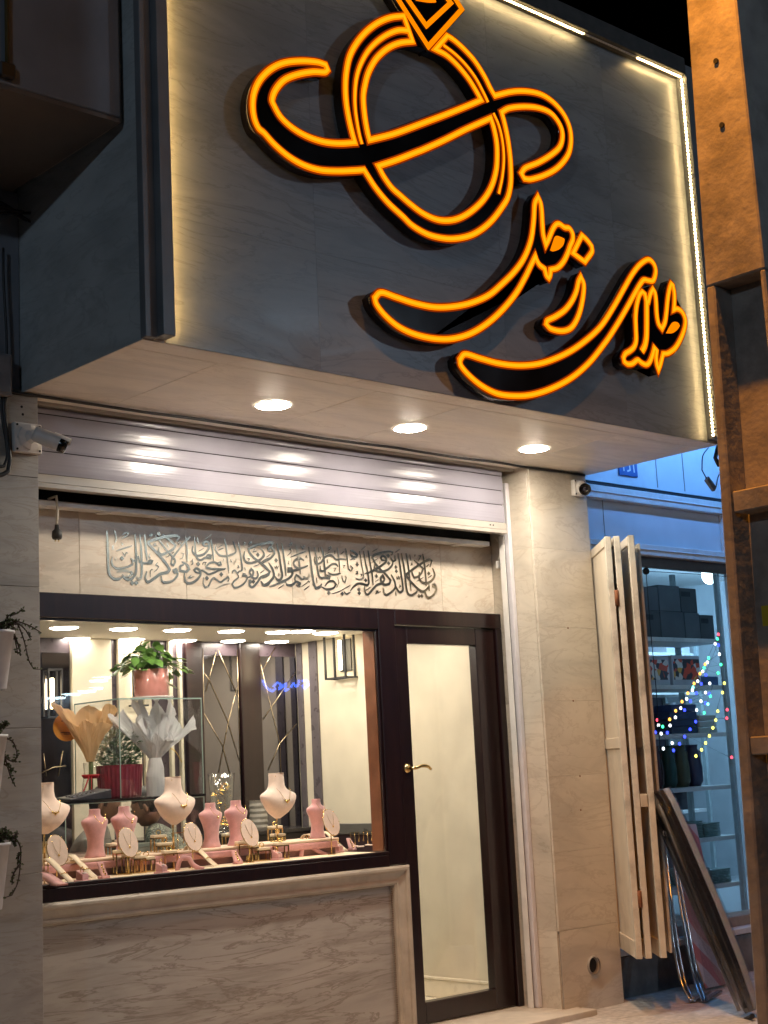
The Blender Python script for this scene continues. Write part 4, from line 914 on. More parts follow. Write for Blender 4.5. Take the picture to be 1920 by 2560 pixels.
def ring_box(label, x, y):
    p = un(x, y, 'Z', ZD); t = thing('ring_box', label, 'ring box', p, 'pink ring boxes', R(24))
    t.scale = (1.45,1.45,1.45)
    MB().box(-.022,.022,-.018,.018,0,.006).build('plinth', M_PINK, t, bev=.002, local=True)
    MB().add([(-.017,-.013,.006),(.017,-.013,.006),(.017,.013,.006),(-.017,.013,.006),(-.017,-.013,.022),(.017,-.013,.022),(.017,.013,.036),(-.017,.013,.036)], [(0,3,2,1),(4,5,6,7),(0,1,5,4),(1,2,6,5),(2,3,7,6),(3,0,4,7)]).build('cushion', M_PINK, t, bev=.003, seg=2, local=True)
    MB().tube([V((.0085*math.cos(a), .001, .034+.0085*math.sin(a))) for a in [2*math.pi*k/16 for k in range(16)]], .0014, 5, True).ball((0,0,.0435), .003, 6, 4).build('ring', M_GOLD, t, local=True)
    MB().box(-.011,.004,-.014,-.006,.025,.0275).build('price_tag', M_WHITE, t, local=True)
for x, y, lb in ((206,2204,'pink ring box with price tag beside the first cream ramp'),(404,2183,'pink ring box in front of the brass stair stand'),(693,2150,'pink ring box before the gold framed cube stand'),(846,2131,'pink ring box between two cream ramps')): ring_box(lb, x, y)
def pad(label, x, y, w, h, flare):
    p = un(x, y, 'Z', ZD); t = thing('velvet_pad', label, 'jewellery stand', p, 'pink velvet pads', R(16))
    t.scale = (1.35,1.35,1.35)
    MB().box(-w/2-.004, w/2+.004, -.014, .012, 0, .009).build('foot', M_PINK, t, bev=.002, local=True)
    MB().add([(-w/2-flare,-.008,.009),(w/2+flare,-.008,.009),(w/2+flare,.0,.009),(-w/2-flare,.0,.009),(-w/2,.014,h),(w/2,.014,h),(w/2,.020,h),(-w/2,.020,h)], [(0,3,2,1),(4,5,6,7),(0,1,5,4),(1,2,6,5),(2,3,7,6),(3,0,4,7)]).build('back_pad', M_PINK, t, bev=.002, local=True)
    m = MB()
    for k in range(5): m.ball((.002*(-1)**k, .0-.006+.0035*k, h*(.25+.14*k)), .0042, 7, 5, 1, .5, 1.2)
    m.build('bracelet', M_GOLD, t, local=True)
pad('small upright pink pad holding a link bracelet', 259, 2196, .030, .055, 0); pad('flared pink pad at the foot of a cream ramp', 594, 2160, .026, .05, .012); pad('flared pink pad beside the small earring bars', 880, 2126, .026, .05, .012)
def brass_stand(label, x, y, w, h, ring=True):
    p = un(x, y, 'Z', ZD); t = thing('brass_stand', label, 'jewellery stand', p, 'brass frame stands', R(-14))
    t.scale = (1.38,1.38,1.22)
    m = MB(); r_ = .0022; a = w/2
    for i in (-1, 1):
        for j in (-1, 1): m.box(i*a-r_, i*a+r_, j*a*.8-r_, j*a*.8+r_, 0, h)
    for z in (r_, h-r_):
        for j in (-1, 1): m.box(-a+r_*1.01, a-r_*1.01, j*a*.8-r_*.9, j*a*.8+r_*.9, z-r_*.9, z+r_*.9)
        for i in (-1, 1): m.box(i*a-r_*.9, i*a+r_*.9, -a*.8+r_*1.01, a*.8-r_*1.01, z-r_*.9, z+r_*.9)
    m.build('frame', M_BRASS, t, local=True)
    MB().box(-a-.002, a+.002, -a*.8-.002, a*.8+.002, h+.0003, h+.012).build('top_pad', M_CREAMP, t, bev=.002, local=True)
    if ring:
        MB().tube([V((.009*math.cos(q), 0, h+.021+.009*math.sin(q))) for q in [2*math.pi*k/16 for k in range(16)]], .0017, 5, True).build('ring', M_GOLD, t, local=True)
    else: MB().box(-.012,.010,-.006,.004,h+.0122,.0165+h).ball((.004,-.002,h+.021), .005, 7, 5).build('jewel_set', M_IVORY, t, local=True)
for x, y, w, h, k, lb in ((288,2178,.052,.100,0,'tall brass frame stand nearest the pink bracelet pad'),(303,2186,.044,.082,1,'brass frame stand tucked behind the tall one'),(328,2184,.052,.066,0,'brass frame stand under the crossed pendant oval'),(347,2183,.040,.056,1,'narrow brass frame stand with bare gold ring'),(366,2180,.050,.048,1,'low wide brass frame stand beside the pink ring box'),
    (398,2172,.046,.124,1,'highest step of the brass stair stand'),(412,2173,.046,.094,1,'middle step of the brass stair stand'),(424,2174,.046,.064,1,'lowest step of the brass stair stand'),
    (575,2140,.048,.090,0,'brass frame stand before the gold vase'),(610,2156,.050,.076,0,'brass frame stand with a pearl jewel under the long pendant oval'),(632,2154,.036,.058,1,'slender brass frame stand with ring'),(655,2152,.050,.044,1,'low brass frame stand with tall loop ring'),
    (690,2138,.046,.118,1,'top cube of the gold cube stand under the fringed necklace'),(696,2142,.046,.088,1,'middle cube of the gold cube stand'),(703,2148,.046,.058,1,'bottom cube of the gold cube stand')): brass_stand(lb, x, y, w, h, k)
def tbar(label, x, y, h, w):
    p = un(x, y, 'Z', ZD); t = thing('earring_bar', label, 'jewellery stand', p, 'brass earring bars', R(-14)); t.scale = (1.15,1.15,1.08)
    MB().lathe([(.016,0),(.016,.006),(.004,.008)], (0,0,0), 16).build('foot', M_IVORY, t, local=True)
    MB().tube([(0,0,.006),(0,0,h)], .0022, 6).build('post', M_BRASS, t, local=True)
    MB().box(-w/2,w/2,-.003,.003,h,h+.004).build('bar', M_BRASS, t, local=True)
    for i in (-1, 1):
        m = MB().tube([(i*w*.45,0,h),(i*w*.45+.002,0,h-.02),(i*w*.45-.001,0,h-.04)], .0013, 5)
        m.ball((i*w*.45-.001,0,h-.044), .0035, 6, 4, 1,1,1.6).build('earring', M_GOLD, t, local=True)
tbar('tall brass bar with drop earrings beside the ivory bust stand', 446, 2160, .145, .06); tbar('brass bar with white drop earrings before the V chain bust', 529, 2140, .120, .06)
tbar('small brass bar with drop earrings beside the flared pink pad', 888, 2117, .074, .052); tbar('small brass bar with drop earrings beside the window mullion', 920, 2114, .074, .052)
for x, y, lb in ((902,2118,'flat ivory disc pad between the small earring bars'),(934,2114,'flat ivory disc pad beside the window mullion')):
    p = un(x, y, 'Z', ZD); tag(MB().lathe([(.020,0),(.022,.003),(.020,.008)], p, 22).build('disc_pad', M_IVORY, loc=p), lb, 'pad', 'ivory disc pads')
# ---- glass counter behind the display
GY = 6.66; xa, xb, xc = 3.87, 4.19, 4.702; gz0, gz1, gz2 = .99, 1.285, 1.803; gyb = 7.10
GC = thing('glass_counter', 'two tier glass counter with dark shelf behind the window display', 'counter', (4.3, 6.9, .022))
MB().box(3.4, 4.72, GY+.02, gyb+.15, .0225, gz0-.02).build('base_cabinet', M_WOOD, GC, bev=.004)
MB().box(3.4, 4.73, GY-.004, gyb+.16, gz0-.019, gz0).build('counter_top', plain('counter_grey', (.16,.15,.145), .25), GC, bev=.002)
MB().box(3.55, xc+.012, GY-.006, gyb+.10, gz1, gz1+.012).build('dark_shelf', plain('shelf_black', (.012,.012,.013), .12), GC, bev=.002)
def pane(x0, x1, y0_, y1_, z0_, z1_): MB().box(x0, x1, y0_, y1_, z0_, z1_).build('pane', M_CASE, GC)
pane(xa, xc, GY, GY+.005, gz0+.001, gz1-.001); pane(xc-.005, xc, GY+.006, gyb, gz0+.001, gz1-.001)
pane(xb, xc, GY+.0005, GY+.0055, gz1+.013, gz2-.006); pane(xb, xb+.005, GY+.006, gyb, gz1+.013, gz2-.006); pane(xc-.005, xc, GY+.006, gyb, gz1+.013, gz2-.006); pane(xb, xc, GY, gyb, gz2-.005, gz2)
ed = MB()
for (x, y) in ((xa, GY), (xc, GY)): ed.box(x-.002, x+.002, y-.002, y+.001, gz0+.001, gz1-.001)
for (x, y) in ((xb, GY), (xc, GY), (xb, gyb), (xc, gyb)): ed.box(x-.0022, x+.0022, y-.0022, y+.0012, gz1+.013, gz2+.001)
ed.box(xb-.002, xc+.002, GY-.0025, GY-.0003, gz2-.006, gz2+.0012).box(xb-.0025, xb-.0003, GY, gyb, gz2-.006, gz2+.0012).box(xa, xc, GY-.0025, GY-.0003, gz1-.005, gz1-.0005)
ed.build('polished_edges', M_EDGE, GC)
# cash keypad, gift boxes
p = un(215, 1995, 'Y', 6.74); KP = thing('keypad', 'dark tilted keypad terminal on the glass counter shelf', 'keypad', (p.x, 6.74, gz1+.012))
kx = .12
MB().add([(p.x-kx,6.69,gz1+.0125),(p.x+kx,6.69,gz1+.0125),(p.x+kx,6.83,gz1+.0125),(p.x-kx,6.83,gz1+.0125),(p.x-kx,6.69,gz1+.022),(p.x+kx,6.69,gz1+.062),(p.x+kx,6.83,gz1+.070),(p.x-kx,6.83,gz1+.030)], [(0,3,2,1),(4,5,6,7),(0,1,5,4),(1,2,6,5),(2,3,7,6),(3,0,4,7)]).build('case', plain('keypad_dark', (.05,.05,.06), .4), KP, bev=.004)
for i in range(5):
    for j in range(3):
        x = p.x-kx+.03+i*.026; y = 6.71+j*.03; z = gz1+.022+(x-p.x+kx)/(2*kx)*.040+.0035+(y-6.69)*.057
        MB().box(x, x+.018, y, y+.02, z-.004, z+.005).build('key', plain('key_grey', (.22,.22,.23), .5) if (i, j) == (0, 0) else MATS['key_grey'], KP, bev=.001)
def gift(label, x0, x1, y0_, y1_, z0_, z1_, col, lid):
    t = thing('gift_box', label, 'box', ((x0+x1)/2, (y0_+y1_)/2, z0_))
    MB().box(x0, x1, y0_, y1_, z0_, z1_-.02).build('box_body', plain('gift%d' % (x0*1000), col, .6), t, bev=.002)
    MB().box(x0-.004, x1+.004, y0_-.004, y1_+.004, z1_-.0195, z1_).build('lid', plain('giftlid%d' % (x0*1000), lid, .6), t, bev=.002)
gift('cream gift box low in the stack behind the oval stand', 3.62, 3.86, 6.72, 6.95, gz0, gz0+.06, (.55,.42,.28), (.62,.50,.34)); gift('olive brown gift box topping the stack behind the oval stand', 3.63, 3.87, 6.72, 6.93, gz0+.0605, gz0+.115, (.34,.27,.14), (.42,.33,.18))
gift('pale pink flat box inside the lower glass counter', 3.9, 4.12, 6.74, 6.95, gz0, gz0+.045, (.60,.42,.33), (.62,.45,.36))
gift('grey green padded box inside the lower glass counter', 4.30, 4.42, 6.70, 6.80, gz0, gz0+.075, (.25,.29,.25), (.27,.31,.27))
# ---- pothos in a pink pot on top of the glass case
p0 = un(379, 1747, 'Y', 6.82); PC = V((p0.x, 6.82, gz2)); s_ = .104
PO = thing('potted_pothos', 'glossy green pothos in a pink pot on a white saucer', 'potted plant', PC)
MB().lathe([(.085,.002),(.112,.006),(.118,.016),(.114,.017),(.09,.010),(.0,.010)], PC, 36, capt=False).build('saucer', M_WHITE, PO)
MB().lathe([(.070,.0105),(.088,.014),(.092,.05),(.094,.158),(.090,.162),(.086,.158),(.084,.13),(.0,.13)], PC, 40, capt=False).build('pot', plain('pot_pink', (.62,.27,.23), .3, var=.06, coat=.3), PO)
def leafmesh(L, w):
    S = [(0,0),(.12,.42),(.3,.5),(.55,.40),(.8,.18),(1,0)]; m = MB()
    c = [V((t*L, 0, -.25*L*t*t)) for t, _ in S]
    m.v = c+[V((t*L, a*w, -.25*L*t*t-.10*a*w)) for t, a in S]+[V((t*L, -a*w, -.25*L*t*t-.10*a*w)) for t, a in S]
    for i in range(5): m.f += [(i, i+1, 7+i, 6+i), (i, 12+i, 13+i, i+1)]; m.sm += [True, True]
    return m
lm = leafmesh(.085, .062).build('leaf', M_LEAF, PO, local=True); first = True
rnd.seed(11); stems = MB()
for k in range(120):
    a = rnd.uniform(0, 2*math.pi); rr = rnd.uniform(.02, .21)*(1.0 if abs(math.cos(a)) > .5 else .7); hz = .19+rnd.uniform(.0, .15)*(1-rr/.24)-max(0, rr-.12)*.5
    if k > 114: rr = rnd.uniform(.10, .13); hz = rnd.uniform(.08, .15)
    q = V((rr*math.cos(a), rr*math.sin(a)*.8, hz))
    stems.tube(smooth([PC+V((rnd.uniform(-.03,.03), rnd.uniform(-.03,.03), .13)), PC+q*.55+V((0,0,.11)), PC+q], sub=3), .0018, 4)
    o = lm if first else share(lm, 'leaf', PO, (0,0,0)); first = False
    o.location = q; o.rotation_euler = (rnd.uniform(-.5,.5), rnd.uniform(-.1,.75), a+rnd.uniform(-.6,.6)); sc_ = rnd.uniform(.45,.85); o.scale = (sc_, sc_, sc_)
stems.build('vines', plain('vine_green', (.10,.20,.05), .5), PO)
# ---- bouquets
def paper(cb, rb, ct, rt_, amp, seed, n=44, th=.0015, fold=5, open_=1.0, a0=0.0):
    r2 = random.Random(seed); cb, ct = V(cb), V(ct); m = MB(); rows_ = 7
    tips = [(1 if k % 2 else -.8)*r2.uniform(.5, 1.2) for k in range(fold*2)]
    for lay in (0, 1):
        for i in range(rows_):
            t = i/(rows_-1); c = cb.lerp(ct, t); r_ = rb+(rt_-rb)*t**1.25
            for k in range(n):
                a = a0+2*math.pi*k/n*open_; u = k/n*fold*2; ti = tips[int(u) % (fold*2)]*(1-(u % 1))+tips[(int(u)+1) % (fold*2)]*(u % 1)
                w = 1+t*(.15*math.sin(a*fold*2+seed)+.07*math.sin(a*5+2*seed+4*t)+.05*math.sin(a*11-3*t+seed))+.03*r2.uniform(-1,1); rr = r_*w-(th if lay else 0)
                m.v.append(c+V((rr*math.cos(a), rr*math.sin(a)*.6, amp*ti*t*t+.010*t*r2.uniform(-1,1))))
    N_ = rows_*n
    for lay in (0, 1):
        for i in range(rows_-1):
            for k in range(n if open_ >= 1 else n-1):
                l = (k+1) % n; q = (lay*N_+i*n+k, lay*N_+i*n+l, lay*N_+(i+1)*n+l, lay*N_+(i+1)*n+k); m.f.append(q); m.sm.append(False)
    for k in range(n if open_ >= 1 else n-1):
        l = (k+1) % n; b = (rows_-1)*n; m.f.append((b+k, b+l, N_+b+l, N_+b+k)); m.sm.append(False)
    return m
kb = un(226, 1905, 'Y', 6.92); kt = un(212, 1772, 'Y', 6.92); zsh = gz1+.0125
KB = thing('kraft_bouquet', 'orange kraft paper bouquet cone in a glass vase with red ribbon', 'bouquet', (kb.x, 6.92, zsh))
paper(kb, .020, kt, .165, .035, 3, fold=4, open_=.62, a0=-.35).build('paper_wrap', paperm('kraft', (.86,.60,.32)), KB)
paper(kb+V((0,-.004,0)), .021, kb.lerp(kt, .72)+V((.0,-.02,0)), .118, .030, 6, fold=4, open_=.6, a0=math.pi-.3).build('front_wrap', MATS['kraft'], KB)
MB().lathe([(.052,0),(.050,.01),(.042,.08),(.034,.14),(.038,.19),(.036,.19),(.032,.14),(.040,.08),(.046,.012)], (kb.x, 6.92, zsh), 24, capt=False).build('vase', M_CASE, KB)
MB().tube([V((kb.x+.04*math.cos(a), 6.92+.04*math.sin(a), zsh+.118)) for a in [2*math.pi*k/20 for k in range(20)]], .012, 6, True, flat=.25).build('ribbon_band', plain('ribbon_red', (.55,.02,.025), .4), KB)
for q in ([(-.03,-.035,.118),(-.06,-.05,.07),(-.09,-.05,.01)], [(-.02,-.04,.115),(-.028,-.055,.06),(-.04,-.055,.008)]):
    MB().tube(smooth([V((kb.x, 6.92, zsh))+V(a) for a in q], sub=4), .010, 5, flat=.2).build('ribbon_tail', MATS['ribbon_red'], KB)
MB().tube([(kb.x,6.92,zsh+.012),(kb.x+.004,6.92,kb.z+.03)], .012, 6).build('stems', plain('stems_green', (.16,.22,.08), .6), KB)
p = un(166, 1818, 'Y', 7.02); t = thing('paper_tag', 'round orange printed tag leaning behind the kraft bouquet', 'tag', p-V((0,0,.075)))
MB().lathe([(.072,-.003),(.074,0),(.072,.003)], p, 36, axis=(-.15,-1,.05)).build('disc', plain('tag_orange', (.75,.33,.04), .5), t)
m = MB()
for k, (dx, dz, w) in enumerate(((0,.03,.035),(0,-.03,.04),(.004,-.038,.025))): m.box(p.x-w+dx, p.x+w+dx, p.y-.0095, p.y-.0085, p.z+dz, p.z+dz+.004)
m.build('printed_lines', plain('tag_ink', (.15,.06,.01), .6), t)
wb_, wt_ = un(388, 1900, 'Y', 6.85), un(384, 1780, 'Y', 6.85)
WQ = thing('white_bouquet', 'white tissue and tulle bouquet standing inside the glass case', 'bouquet', (wb_.x, 6.85, zsh))
M_TISS = paperm('tissue_white', (.88,.87,.88))
for k, (x, y, Yt, rr_, am, fo) in enumerate(((322,1800,6.84,.105,.05,3),(388,1765,6.86,.115,.06,4),(452,1806,6.84,.10,.05,3),(385,1800,6.80,.10,.04,3))):
    paper(wb_+V((.004*k-.006, -.004*k, .002*k)), .022, un(x, y, 'Y', Yt), rr_, am, 9+k, fold=fo, open_=.6, a0=-.3).build('tissue_sheet', M_TISS, WQ)
paper(wb_+V((0,-.008,0)), .026, wb_.lerp(wt_, .45)+V((0,-.03,0)), .085, .03, 31, fold=4, open_=.62, a0=math.pi-.35).build('front_collar', M_TISS, WQ)
MB().loft([(0,.052,.045,0,0),(.05,.058,.048,.004,0),(.1,.052,.044,-.003,0),(.15,.045,.04,.003,0),(wb_.z-zsh+.01,.034,.03,0,0)], (wb_.x, 6.85, zsh+.0005), 18, False).build('stem_wrap', M_TISS, WQ, bev=0)
g = glass('tulle', (.80,.80,.76), 1.1, .5, 0, .16); M_TULLE = plain('tulle_solid', (.62,.62,.56), .9)
def drape(pts, name, mat, parent):
    m = MB(); n = len(pts)
    for a, b in pts: m.v += [V(a), V(b)]
    m.f = [(2*i, 2*i+1, 2*i+3, 2*i+2) for i in range(n-1)]; m.sm = [True]*(n-1); return m.build(name, mat, parent)
def q6(x, y, Y=6.74): return un(x, y, 'Y', Y)
MB().tube(smooth([q6(426,1870), q6(440,1880), q6(455,1905)], sub=4), .005, 5, flat=.3).build('yellow_ribbon', plain('ribbon_yellow', (.65,.42,.04), .5), WQ)
# ---- ribbed pink planter with a small shrub
pp = un(300, 1992, 'Y', 6.98); SP = thing('ribbed_planter', 'ribbed dark pink planter with a bushy green shrub in the glass case', 'potted plant', (pp.x, 6.98, zsh))
m = MB(); n = 64; prf = [(.105,.0005),(.11,.01),(.12,.16),(.124,.172),(.118,.172),(.112,.15),(.0,.15)]
for i, (r_, z) in enumerate(prf):
    for k in range(n): m.v.append(V((pp.x, 6.98, zsh))+V(((r_*(1+(.03*(k % 2) if i < 3 else 0)))*math.cos(2*math.pi*k/n), (r_*(1+(.03*(k % 2) if i < 3 else 0)))*math.sin(2*math.pi*k/n), z)))
for i in range(len(prf)-1):
    for k in range(n): l = (k+1) % n; m.f.append((i*n+k, i*n+l, (i+1)*n+l, (i+1)*n+k)); m.sm.append(False)
m.build('pot', plain('pot_magenta', (.30,.035,.06), .35), SP)
m = MB(); r2 = random.Random(5)
for k in range(1300):
    a, u = r2.uniform(0, 2*math.pi), r2.random()**.6; z = r2.uniform(.155, .36); rr = .12*u*math.sqrt(max(.1, 1-((z-.25)/.13)**2)); c = V((pp.x+rr*math.cos(a), 6.98+rr*math.sin(a), zsh+z))
    d = V((math.cos(a)*.6+r2.uniform(-.5,.5), math.sin(a)*.6+r2.uniform(-.5,.5), r2.uniform(-.2,1))).normalized(); s2 = d.orthogonal().normalized()*.0065
    m.add([c, c+d*.015+s2, c+d*.032, c+d*.015-s2], [(0,1,2,3)])
m.build('foliage', plain('shrub_leaf', (.06,.13,.04), .5, var=.6, scale=30), SP, kind='stuff')
MB().tube([(pp.x,6.98,zsh+.15),(pp.x,6.98,zsh+.26)], [.006,.003], 6).build('stem', M_STEM, SP)
# ---- vases on the back counter
bc = MB().box(4.9, 6.28, 7.55, 7.97, .0225, 1.02); BC = thing('back_counter', 'dark low counter in front of the mirror panels', 'counter', (5.6, 7.76, .0225))
bc.build('cabinet', M_WOOD, BC, bev=.004); MB().box(4.88, 6.30, 7.53, 7.972, 1.0205, 1.045).build('top', plain('counter_dark', (.03,.026,.026), .15), BC, bev=.002)
p = un(558, 2105, 'Y', 7.7); V1 = thing('gold_vase', 'tall glass vase filled with gold leaves between two pink busts', 'vase', (p.x, 7.7, 1.0455))
MB().lathe([(.05,0),(.06,.004),(.07,.2),(.085,.36),(.082,.36),(.067,.2),(.056,.01)], (p.x, 7.7, 1.0455), 28, capt=False).build('glass', M_CASE, V1)
m = MB(); r2 = random.Random(3)
for k in range(70):
    a = r2.uniform(0, 6.28); z = r2.uniform(.02, .30); c = V((p.x, 7.7, 1.0455+z))+V((math.cos(a), math.sin(a), 0))*r2.uniform(.01,.05); d = V((r2.uniform(-1,1), r2.uniform(-1,1), r2.uniform(-.3,1))).normalized(); s2 = d.orthogonal().normalized()
    m.add([c, c+d*.018+s2*.008, c+d*.036, c+d*.018-s2*.008], [(0,1,2,3)])
m.build('gold_leaves', M_GOLD, V1, kind='stuff')
p = un(648, 2085, 'Y', 7.68); V2 = thing('ribbed_vase', 'grey ribbed glass bowl standing before the dark pilaster', 'vase', (p.x, 7.68, 1.0455))
MB().lathe([(.055+.004*(k % 2), .0+.0165*k) for k in range(12)]+[(.052,.182),(.05,.02)], (p.x, 7.68, 1.0455), 32, smooth=False, capt=False).build('bowl', plain('vase_grey', (.35,.33,.28), .15), V2)
# ---- two people behind the counter
def person(label, hx, hy, Yp_, face, shirt, hair, grp=None, lean=.16, skin=(.30,.17,.11)):
    hp = un(hx, hy, 'Y', Yp_); rz = R(-42.5); Hl = V((face*lean*.6, 0, hp.z-.022)); base = hp-Matrix.Rotation(rz, 3, 'Z') @ Hl; t = thing('person', label, 'person', base, None, rz)
    H = Hl; f = face
    # joints relative to the base: seated on a stool, leaning towards the counter
    J = [(0,0,.52),(f*.02,0,.70),(H.x*.3,0,.90),(H.x*.55,0,H.z-.19),(H.x*.9,0,H.z-.085)]
    arms = [[(H.x*.5,s*.19,H.z-.22),(f*.14,s*.22,H.z-.44),(f*.30,s*.12,H.z-.50),(f*.38,s*.08,H.z-.49)] for s in (-1,1)]
    legs = [[(0,s*.09,.50),(f*.40,s*.11,.50),(f*.40,s*.11,.09),(f*.50,s*.12,.04)] for s in (-1,1)]
    vs_, es, rad = [], [], []
    def addc(P, Rr, root=None):
        prev = root
        for q, r_ in zip(P, Rr):
            vs_.append(q); rad.append(r_); i = len(vs_)-1
            if prev is not None: es.append((prev, i))
            prev = i
    addc(J, [(.16,.13),(.15,.12),(.19,.14),(.18,.13),(.055,.055)])
    for s_, a in zip((-1,1), arms): addc(a, [(.065,.065),(.05,.05),(.038,.038),(.03,.035)], 3)
    for a in legs: addc(a, [(.085,.085),(.065,.065),(.042,.042),(.045,.04)], 0)
    me = bpy.data.meshes.new('body'); me.from_pydata([V(q) for q in vs_], es, [])
    o = bpy.data.objects.new('body', me); COL.objects.link(o); o.parent = t
    md = o.modifiers.new('skin', 'SKIN'); md.use_smooth_shade = True
    for i, sv in enumerate(me.skin_vertices[0].data): sv.radius = rad[i]; sv.use_root = (i == 0)
    o.modifiers.new('sub', 'SUBSURF').levels = 2; o.modifiers['sub'].render_levels = 2
    me.materials.append(shirt)
    # head: ellipsoid with brow, nose, lips and chin pushed out along the facing direction
    m = MB(); m.ball((0,0,0), 1, 24, 18)
    for i, v_ in enumerate(m.v):
        x, y, z = v_; q = V((x*.084, y*.068, z*.106))
        if x > 0:
            if z < -.2: q.x += .012*(-z)*x; q.y *= 1-.25*max(0, -z-.2)
            w = math.exp(-((y/.20)**2))
            q.x += w*(.026*math.exp(-((z+.12)/.13)**2)+.008*math.exp(-((z-.28)/.10)**2)+.010*math.exp(-((z+.50)/.07)**2)+.014*math.exp(-((z+.86)/.14)**2)-.006*math.exp(-((z-.12)/.08)**2))
            for s in (-1,1): q.x -= .010*math.exp(-(((y-s*.38)/.18)**2+((z-.08)/.10)**2))*x
        m.v[i] = q
    def place(mb, tilt=.35*1): 
        Rm = Matrix.Rotation(tilt, 3, 'Y'); out = MB()
        out.f, out.sm = mb.f, mb.sm
        for v_ in mb.v:
            w = Rm @ v_
            if f < 0: w = V((-w.x, -w.y, w.z))
            out.v.append(H+w)
        return out
    M_SK = plain('skin_'+str(hx), skin, .5, var=.08)
    hd_ = place(m).build('head', M_SK, t, local=True)
    e = MB(); hm = MB()
    for s in (-1,1):
        e.ball((-.005, s*.074, -.005), .022, 8, 6, .55, .35, 1.15)
    place(e).build('ears', M_SK, hd_, local=True)
    hm.ball((-.011,0,.020), 1, 22, 14, .087, .075, .102)
    keep = MB(); keep.v = hm.v; 
    for fc, s_ in zip(hm.f, hm.sm):
        c = sum((hm.v[i] for i in fc), V())/len(fc)
        if c.z > .045 or c.x < -.02 and c.z > -.06 or (c.x < .02 and c.z > .0): keep.f.append(fc); keep.sm.append(True)
    place(keep).build('hair', hair, hd_, local=True)
    ey = MB()
    for s in (-1,1): ey.ball((.082, s*.029, .010), .0095, 8, 6, .6, 1, .7)
    place(ey).build('eyes', plain('eye_'+str(hx), (.05,.03,.02), .2), hd_, local=True)
    # hands resting on the counter: palm and five fingers
    for s in (-1,1):
        a = V((f*.38, s*.08, H.z-.49)); hn = MB(); hn.loft([(-.01,.020,.036,0,0),(.0,.024,.040,0,0),(.012,.018,.034,0,0)], a+V((f*.045,0,-.005)), 14)
        for k in range(4):
            y = (k-1.5)*.018; L_ = (.062,.072,.068,.054)[k]; hn.tube([a+V((f*.06,y,0)), a+V((f*(.06+L_*.55),y,.004)), a+V((f*(.06+L_),y,-.010))], [.0088,.008,.0065], 7)
        hn.tube([a+V((f*.035,s*-.034,0)), a+V((f*.065,s*-.052,.002)), a+V((f*.088,s*-.050,-.004))], [.0095,.009,.007], 7)
        hn.build('hand', M_SK, t, local=True)
    return t
def leafshirt():
    g = G('leaf_shirt'); p = g.pos((1,1,1), (0,0,.6), rand=False, objc=True)
    v = g.n('TexVoronoi', i_Vector=p, i_Scale=16.0, feature='DISTANCE_TO_EDGE'); n = g.n('TexNoise', i_Vector=p, i_Scale=14.0, i_Detail=2.0, i_Distortion=4.0)
    f = g.ramp(n.outputs[0], [(.50, (0,0,0)), (.56, (1,1,1)), (.62, (0,0,0))]).outputs[0]; c = g.mix(f, (.055,.075,.06), (.42,.45,.36))
    g.bsdf(c, .8); return g.m
M_HAIR = plain('hair_black', (.012,.010,.009), .5, var=.3)
person('person in a dark leaf patterned shirt looking down behind the glass counter', 366, 2018, 7.42, -1, leafshirt(), M_HAIR, lean=.34)
person('person in a plain grey top seated farther behind the counter', 262, 2012, 7.62, 1, plain('grey_top', (.20,.20,.18), .8), M_HAIR, lean=.26)
for (x, y, lb) in ((0,0,'dark round stool under the person in the leaf shirt'),(1,0,'dark round stool under the person in the grey top')):
    hp = un((366,262)[x], (2018,2012)[x], 'Y', (7.42,7.62)[x]); c = hp-Matrix.Rotation(R(-42.5), 3, 'Z') @ V(((-1,1)[x]*(.34,.26)[x]*.6, 0, hp.z-.022))
    t = thing('stool', lb, 'stool', c)
    MB().lathe([(.16,.36),(.17,.375),(.17,.39),(.15,.40)], c, 24).build('seat', M_RUB, t); MB().tube([c, c+V((0,0,.36))], .022, 10).build('post', M_STEEL, t); MB().lathe([(.17,0),(.17,.012),(.03,.03)], c, 24).build('foot', M_STEEL, t)
# ================================================================== LEFT: neighbour overhang, wall, planters, camera, cables
NB = thing('neighbour_building', 'dark grey neighbouring building with a projecting upper storey', 'building', (1.0, 5.5, 0))
MB().box(-6, 3.118, 4.86, 8.5, 4.02, 7.5).build('upper_storey', M_NWALL, NB, bev=.004)
MB().box(-6, 3.118, 4.87, 6.4, 4.0, 4.0195).build('overhang_soffit', plain('overhang_wood', (.15,.125,.105), .7, var=.15, scale=4), NB)
MB().box(-6, 3.148, YP+.02, 6.4, 3.092, 4.0).build('upper_wall', M_NWALL, NB)
MB().box(-6, 1.895, YP+.03, 6.4, -.05, 3.09).build('wall', M_NWALL, NB)
MB().box(3.1185, 3.149, 4.90, 5.6, 4.02, 7.0).build('joint_strip', M_GROUT, NB)
a, b = un(14, 0, 'Y', 4.845), un(18, 165, 'Y', 4.845)
DP = thing('rain_pipe', 'thin stained pipe running down the neighbouring overhang', 'pipe', b)
MB().tube([V((a.x, 4.845, 6.5)), b], .009, 8).build('pipe', plain('pipe_stain', (.09,.07,.02), .7, dirt=.5), DP); MB().box(b.x-.035, b.x+.03, 4.83, 4.86, b.z-.05, b.z+.01).build('bracket', M_RUB, DP, bev=.006)
